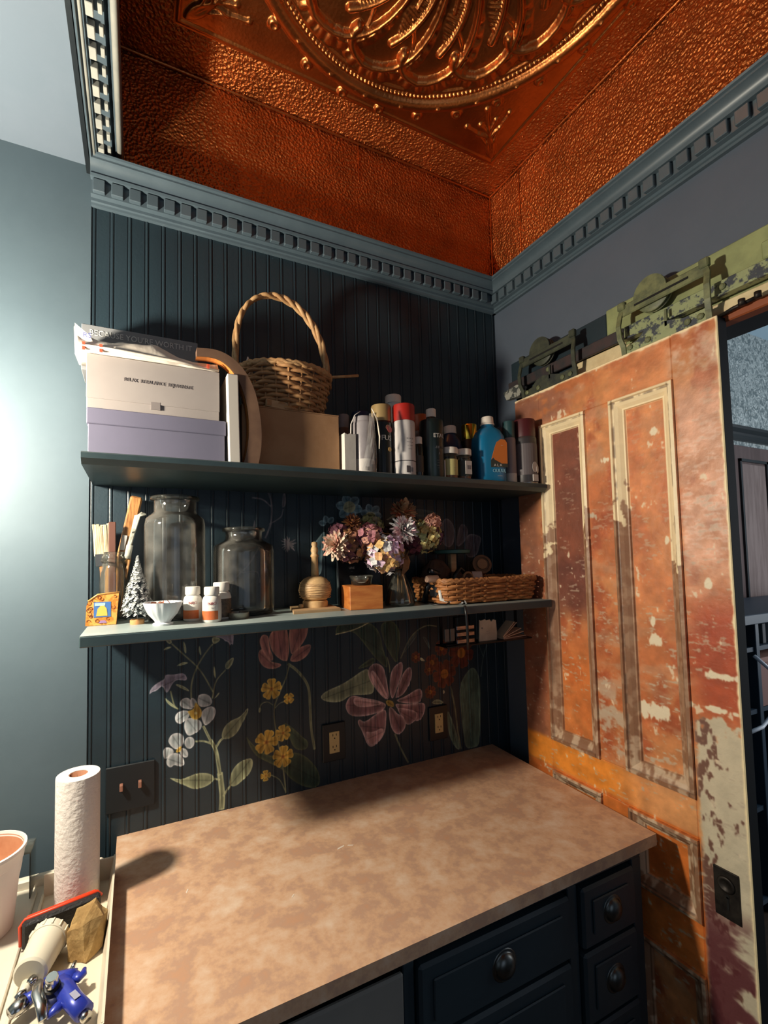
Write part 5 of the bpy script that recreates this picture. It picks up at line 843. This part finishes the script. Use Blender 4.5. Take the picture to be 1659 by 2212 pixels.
tp=thing('torn_label',(1.035,-.205,1.3495),'torn cream paper label standing on the narrow ledge','paper'); part('sheet',MB().prism([(-.038,0),(-.02,-.0),(.035,.0),(.037,.02),(.034,.064),(.022,.067),(.014,.060),(.008,.068),(-.006,.066),(-.012,.070),(-.030,.066),(-.034,.069),(-.036,.03)],'y',-.004,0),M('old_cream_paper',(206,190,164),.8,col2=(190,172,146),scale=16),tp); text('small_print','----- --\n-- - ---',.006,m_dim,tp,(0,-.0043,.028)); part('hole',MB().lathe([(.003,0),(.003,.001),(0,.001)],10,mat=Matrix.Translation((-.025,-.0035,.042))@Matrix.Rotation(PI/2,4,'X')),m_ink,tp)
bk3=thing('open_booklet',(1.085,-.205,1.3495),'small booklet with fanned tan pages lying on the narrow ledge','book'); m_pg=M('tan_pages',(196,164,136),.8)
for k,a in enumerate((.03,.17,.30,.62,.72)): part('page',MB().box(0,.098-.008*k,-.02,.02,0,.0022).xf(Matrix.Translation((0,0,.002+.0022*k))@Matrix.Rotation(-a,4,'Y')),m_pg,bk3)
part('cover',MB().box(0,.1,-.022,.022,0,.002),M('brown_cover',(120,84,64),.7),bk3)
cd=part('hanging_cord',MB().tube([(.868,-.305,1.481),(.871,-.307,1.45),(.874,-.306,1.40),(.876,-.303,1.352)],.0042,7),m_gun,None,True); tag(cd,'black cord hanging over the lower shelf edge','cord')
# outlets and switch on the mural wall
def plate(n,x,z,w,h,label,cat): 
    t=thing(n,(x,-.002,z),label,cat); part('cover_plate',MB().box(-w/2,w/2,-.006,0,-h/2,h/2,bev=.002),M('black_cover_plate',(22,28,32),.4),t); return t
m_iv=M('ivory_plastic',(206,180,122),.45); m_slot=M('keyhole_dark',(8,8,8))
for x,z,l in ((.568,1.044,'ivory receptacle in black plate, left outlet beside the pink magnolia'),(.970,1.036,'ivory receptacle in black plate, right outlet near the door')):
    t=plate('wall_outlet',x,z,.078,.118,l,'outlet'); part('receptacle',MB().box(-.017,.017,-.009,-.005,-.033,.033,bev=.001),m_iv,t)
    for s in(-1,1):
        for dx in(-.006,.006): part('slot',MB().box(dx-.001,dx+.001,-.0095,-.0088,s*.018+.002,s*.018+.009),m_slot,t)
        part('ground_hole',MB().lathe([(.0022,0),(.0022,.0008),(0,.0008)],10,mat=Matrix.Translation((0,-.0088,s*.018-.005))@Matrix.Rotation(PI/2,4,'X')),m_slot,t)
t=plate('light_switch',-.013,1.036,.118,.118,'black double switch plate with brown toggles by the paper roll','switch')
for dx in(-.022,.022): part('toggle',MB().box(dx-.004,dx+.004,-.020,-.005,-.002,.014,bev=.001),M('brown_toggle',(150,104,86),.4),t)
# ---------------------------------------------------------------- sink corner at the left
m_sink=M('white_sink_enamel',(214,206,190),.35,col2=(206,198,182),scale=8); m_tray=M('cream_tray_plastic',(216,204,182),.45)
sk_=thing('utility_sink',(-.6,-.33,0),'white utility sink with flat drainer at the left of the worktop','sink')
part('drainer',MB().box(-.6,.548,-.31,.22,.855,.905,bev=.004),m_sink,sk_); part('basin_front',MB().box(-.58,.53,-.30,-.27,.45,.856,bev=.004),m_sink,sk_); part('backsplash',MB().box(-.6,.53,.215,.235,.855,.925,bev=.004),m_sink,sk_); part('basin_ridge',MB().box(-.6,.405,-.31,.19,.904,.912,bev=.002),m_sink,sk_)
for x0 in(-.55,.34): part('leg',MB().box(x0,x0+.04,-.28,-.24,0,.47),m_sink,sk_)
ty=thing('plastic_tray',(-.115,-.385,.9055),'cream plastic tray holding the paper roll and spray gun beside the worktop','tray')
part('floor',MB().box(-.066,.062,-.215,.215,0,.006,bev=.001),m_tray,ty); part('right_wall',MB().prism([(.060,.004),(.064,.004),(.074,.054),(.070,.054)],'y',-.215,.218),m_tray,ty); part('back_wall',MB().box(-.064,.072,.213,.218,.004,.052,bev=.001),m_tray,ty); part('left_lip',MB().box(-.068,-.062,-.215,.215,.004,.012,bev=.001),m_tray,ty); part('front_wall',MB().prism([(-.064,.004),(.062,.004),(.074,.054),(.0,.03),(-.064,.02)],'y',-.218,-.214),m_tray,ty)
ZT=.9118
pr_=thing('paper_towel_roll',(-.112,-.222,ZT),'white quilted paper towel roll standing in the cream tray','paper roll'); m_pt=M('white_paper_towel',(222,214,206),.85,bump=.6,bscale=95)
part('roll',MB().lathe([(.018,0),(.041,.0),(.0415,.004),(.0415,.262),(.041,.265),(.018,.265),(.018,.10)],40,caps=False),m_pt,pr_,50); part('core',MB().lathe([(.0178,.02),(.0178,.264),(.0165,.264),(.0165,.02)],24,caps=False),M('brown_card_core',(150,100,72),.8),pr_,True)
br=thing('stiff_brush',(-.126,-.305,ZT),'black brush head with a bright orange edge lying before the paper roll','brush',rz=.20); part('block',MB().box(-.066,.062,-.012,.010,.002,.050,bev=.004),M('black_bristle_block',(26,24,26),.6,bump=.4,bscale=160),br); part('orange_edge',MB().tube([(-.068,.006,.004),(-.069,.004,.040),(-.062,.003,.050),(.058,.003,.050),(.065,.004,.040)],.0032,7),M('bright_orange_plastic',(222,66,30),.4),br,True); part('orange_back',MB().box(-.060,.058,.009,.016,.006,.050,bev=.003),M('bright_orange_plastic',(222,66,30)),br)
part('handle_socket',MB().lathe([(.016,0),(.014,.02),(0,.022)],14,(-.02,.022)),M('bright_orange_plastic',(222,66,30)),br,True)
rk=thing('sandstone_lump',(-.080,-.372,ZT),'angular tan sandstone lump in the cream tray','stone')
P=[(-.034,-.02,.0),(.0,-.040,.0),(.030,-.015,.008),(.032,.028,.0),(-.022,.034,.0),(-.037,-.006,.050),(-.008,-.022,.062),(.028,-.012,.066),(.034,.022,.050),(-.026,.030,.056),(-.020,.006,.082),(.010,.002,.086),(.012,.026,.080)]
import bmesh
bm=bmesh.new(); vv=[bm.verts.new(p) for p in P]; bmesh.ops.convex_hull(bm,input=vv); [setattr(v,'co',v.co*.9) for v in bm.verts]; bmesh.ops.triangulate(bm,faces=bm.faces); bmesh.ops.subdivide_edges(bm,edges=bm.edges,cuts=2,use_grid_fill=True)
for v in bm.verts: v.co+=Vector((mnoise.noise(v.co*45),mnoise.noise(v.co*45+Vector((9,0,0))),mnoise.noise(v.co*45+Vector((0,7,0)))))*.004; v.co.z=max(v.co.z,0)
me=bpy.data.meshes.new('lump'); bm.to_mesh(me); bm.free(); me.materials.append(M('sandstone',(182,150,96),.9,col2=(150,118,70),scale=30,bump=.4,bscale=140)); put('lump',me,rk)
cp_=thing('measuring_cup',(-.150,-.392,ZT+.032),'translucent white plastic paint cup lying on its side by the sandstone','cup'); m_cup=M('milky_plastic',(212,204,184),.4)
mt=Matrix.Rotation(-.22,4,'Z')@Matrix.Rotation(PI/2,4,'X')@Matrix.Scale(.86,4)
part('cup',MB().lathe([(0,.048),(.026,.050),(.030,.046),(.034,-.03),(.030,-.034)],28,caps=False,mat=mt),m_cup,cp_,35); part('screw_lid',MB().lathe([(.0355,-.028),(.0365,-.030),(.0365,-.046),(.033,-.050),(0,-.050)],28,mat=mt),m_cup,cp_,35)
for k in range(14): a=2*PI*k/14; part('lid_rib',MB().box(-.0015,.0015,-.0015,.0015,-.046,-.030).xf(mt@Matrix.Translation((.0365*math.cos(a),.0365*math.sin(a),0))),m_cup,cp_)
part('spout',MB().tube([(-.010,-.046,-.010),(-.018,-.068,-.016)],[.010,.007],10),m_cup,cp_,True)
sg=thing('spray_gun',(-.120,-.480,ZT),'blue and chrome paint spray gun lying in the cream tray','tool'); m_blu=M('blue_anodised',(40,56,160),.32,.15,coat=.4); m_chr=M('chrome',(190,188,184),.2,1)
def cap3(pts,r,m,n,fl=.75): return part(n,MB().tube([(x+.120,y+.480,z) for x,y,z in pts],r,12,flat=fl,up=(0,0,1)),m,sg,True)
cap3([(-.136,-.462,.022),(-.118,-.458,.024),(-.100,-.458,.024),(-.090,-.460,.024)],[.010,.015,.013,.011],m_blu,'body')
cap3([(-.112,-.462,.024),(-.104,-.482,.024),(-.088,-.512,.024),(-.071,-.541,.024)],[.015,.0155,.0145,.0145],m_blu,'grip')
cap3([(-.092,-.462,.025),(-.084,-.470,.026),(-.079,-.466,.027),(-.078,-.456,.028)],[.009,.008,.006,.003],m_blu,'guard_hook')
cap3([(-.136,-.463,.022),(-.148,-.468,.022),(-.158,-.474,.022)],[.008,.009,.012],m_blu,'air_cap'); cap3([(-.157,-.474,.022),(-.166,-.480,.021),(-.176,-.487,.020)],[.0125,.0135,.010],m_chr,'nozzle'); cap3([(-.172,-.470,.028),(-.166,-.466,.030),(-.158,-.464,.030)],[.004,.005,.004],m_chr,'nozzle_horn')
cap3([(-.145,-.452,.030),(-.142,-.468,.036),(-.140,-.488,.038),(-.132,-.506,.034),(-.126,-.530,.026)],[.006,.0075,.0085,.0085,.006],m_chr,'trigger',.45)
cap3([(-.100,-.500,.022),(-.112,-.512,.022),(-.122,-.522,.022)],[.008,.008,.004],m_blu,'trigger_guard'); cap3([(-.126,-.470,.018),(-.118,-.486,.018),(-.110,-.494,.020)],[.010,.012,.010],M('dark_blue_shade_plastic',(30,38,84),.5),'inner_body'); cap3([(-.136,-.445,.022),(-.128,-.440,.022),(-.119,-.444,.022)],[.005,.0055,.005],m_blu,'cup_ring'); cap3([(-.150,-.446,.028),(-.156,-.440,.028)],[.006,.008],m_chr,'cup_stem')
T_=Matrix.Translation((-.001,-.001,.034))@Matrix.Rotation(.25,4,'X')
part('knob_collar',MB().lathe([(.0115,0),(.0115,.004),(0,.004)],20,mat=T_),m_gun,sg,35); part('fluid_knob',MB().lathe([(.0092,.003),(.0092,.019),(.008,.021),(0,.021)],22,mat=T_),m_chr,sg,35)
cap3([(-.097,-.452,.030),(-.093,-.441,.034)],[.004,.003],m_chr,'needle_screw'); cap3([(-.072,-.540,.022),(-.066,-.551,.021)],[.009,.008],m_chr,'air_inlet')
part('logo_print',MB().box(-.009,.009,-.0045,.0045,0,.0006).xf(Matrix.Translation((.034,-.036,.0358))@Matrix.Rotation(-1.05,4,'Z')),M('silver_logo_print',(150,150,170),.4),sg)
bu=thing('plastic_pail',(-.272,-.238,.9122),'white plastic pail with rust stained inside at the left edge','pail'); part('pail',MB().lathe([(.050,0),(.053,.004),(.060,.085),(.065,.112),(.066,.128),(.068,.130),(.070,.146),(.073,.150),(.073,.156),(.069,.157),(.0665,.150),(.062,.11)],40,caps=False),M('white_pail_plastic',(222,214,206),.45),bu,35)
part('stained_lining',MB().lathe([(.0615,.112),(.056,.08),(.048,.006),(0,.006)],40,caps=False),M('rust_stain',(206,150,112),.6,col2=(190,128,92),scale=14),bu,True); part('lining_rim',MB().lathe([(.0668,.152),(.0615,.111)],40,caps=False),M('rust_stain',(206,150,112)),bu,True)
ac=thing('acrylic_stand',(-.205,-.135,.9122),'thin clear acrylic stand on the sink behind the pail','stand'); part('plate',MB().box(-.001,.001,-.03,.03,0,.095).box(-.022,.001,-.03,.03,.094,.097),m_cg,ac)
# wall lamp just outside the frame, the room's warm light
wl_=thing('wall_lamp',(LAMP[0],-.02,LAMP[2]),'small brass wall lamp with clear globe left of the shelves','lamp'); m_br=M('aged_brass',(150,116,66),.35,1)
part('back_plate',MB().lathe([(.045,0),(.045,.006),(.02,.012),(0,.012)],24,mat=Matrix.Translation((0,.016,0))@Matrix.Rotation(PI/2,4,'X')),m_br,wl_,35); part('arm',MB().tube([(0,.01,0),(0,-.15,0),(0,-.26,0)],.006,8),m_br,wl_,True); part('socket',MB().lathe([(.013,0),(.014,.03),(.010,.034),(0,.034)],16,mat=Matrix.Translation((0,-.265,0))@Matrix.Rotation(PI/2,4,'X')),m_br,wl_,35)
glass('bulb_glass',(255,252,246),0,edge=1.1)
part('globe',MB().lathe([(.012,0),(.04,.010),(.064,.036),(.072,.066),(.064,.098),(.04,.124),(0,.136)],20,mat=Matrix.Translation((0,-.309,0))@Matrix.Rotation(PI/2,4,'X')),MATS['bulb_glass'],wl_,True)
part('filament',MB().tube([(-.006,-.365,0),(0,-.377,.003),(.006,-.365,0)],.0012,5),M('lit_filament',(255,226,180),.4,emit=20),wl_,True)
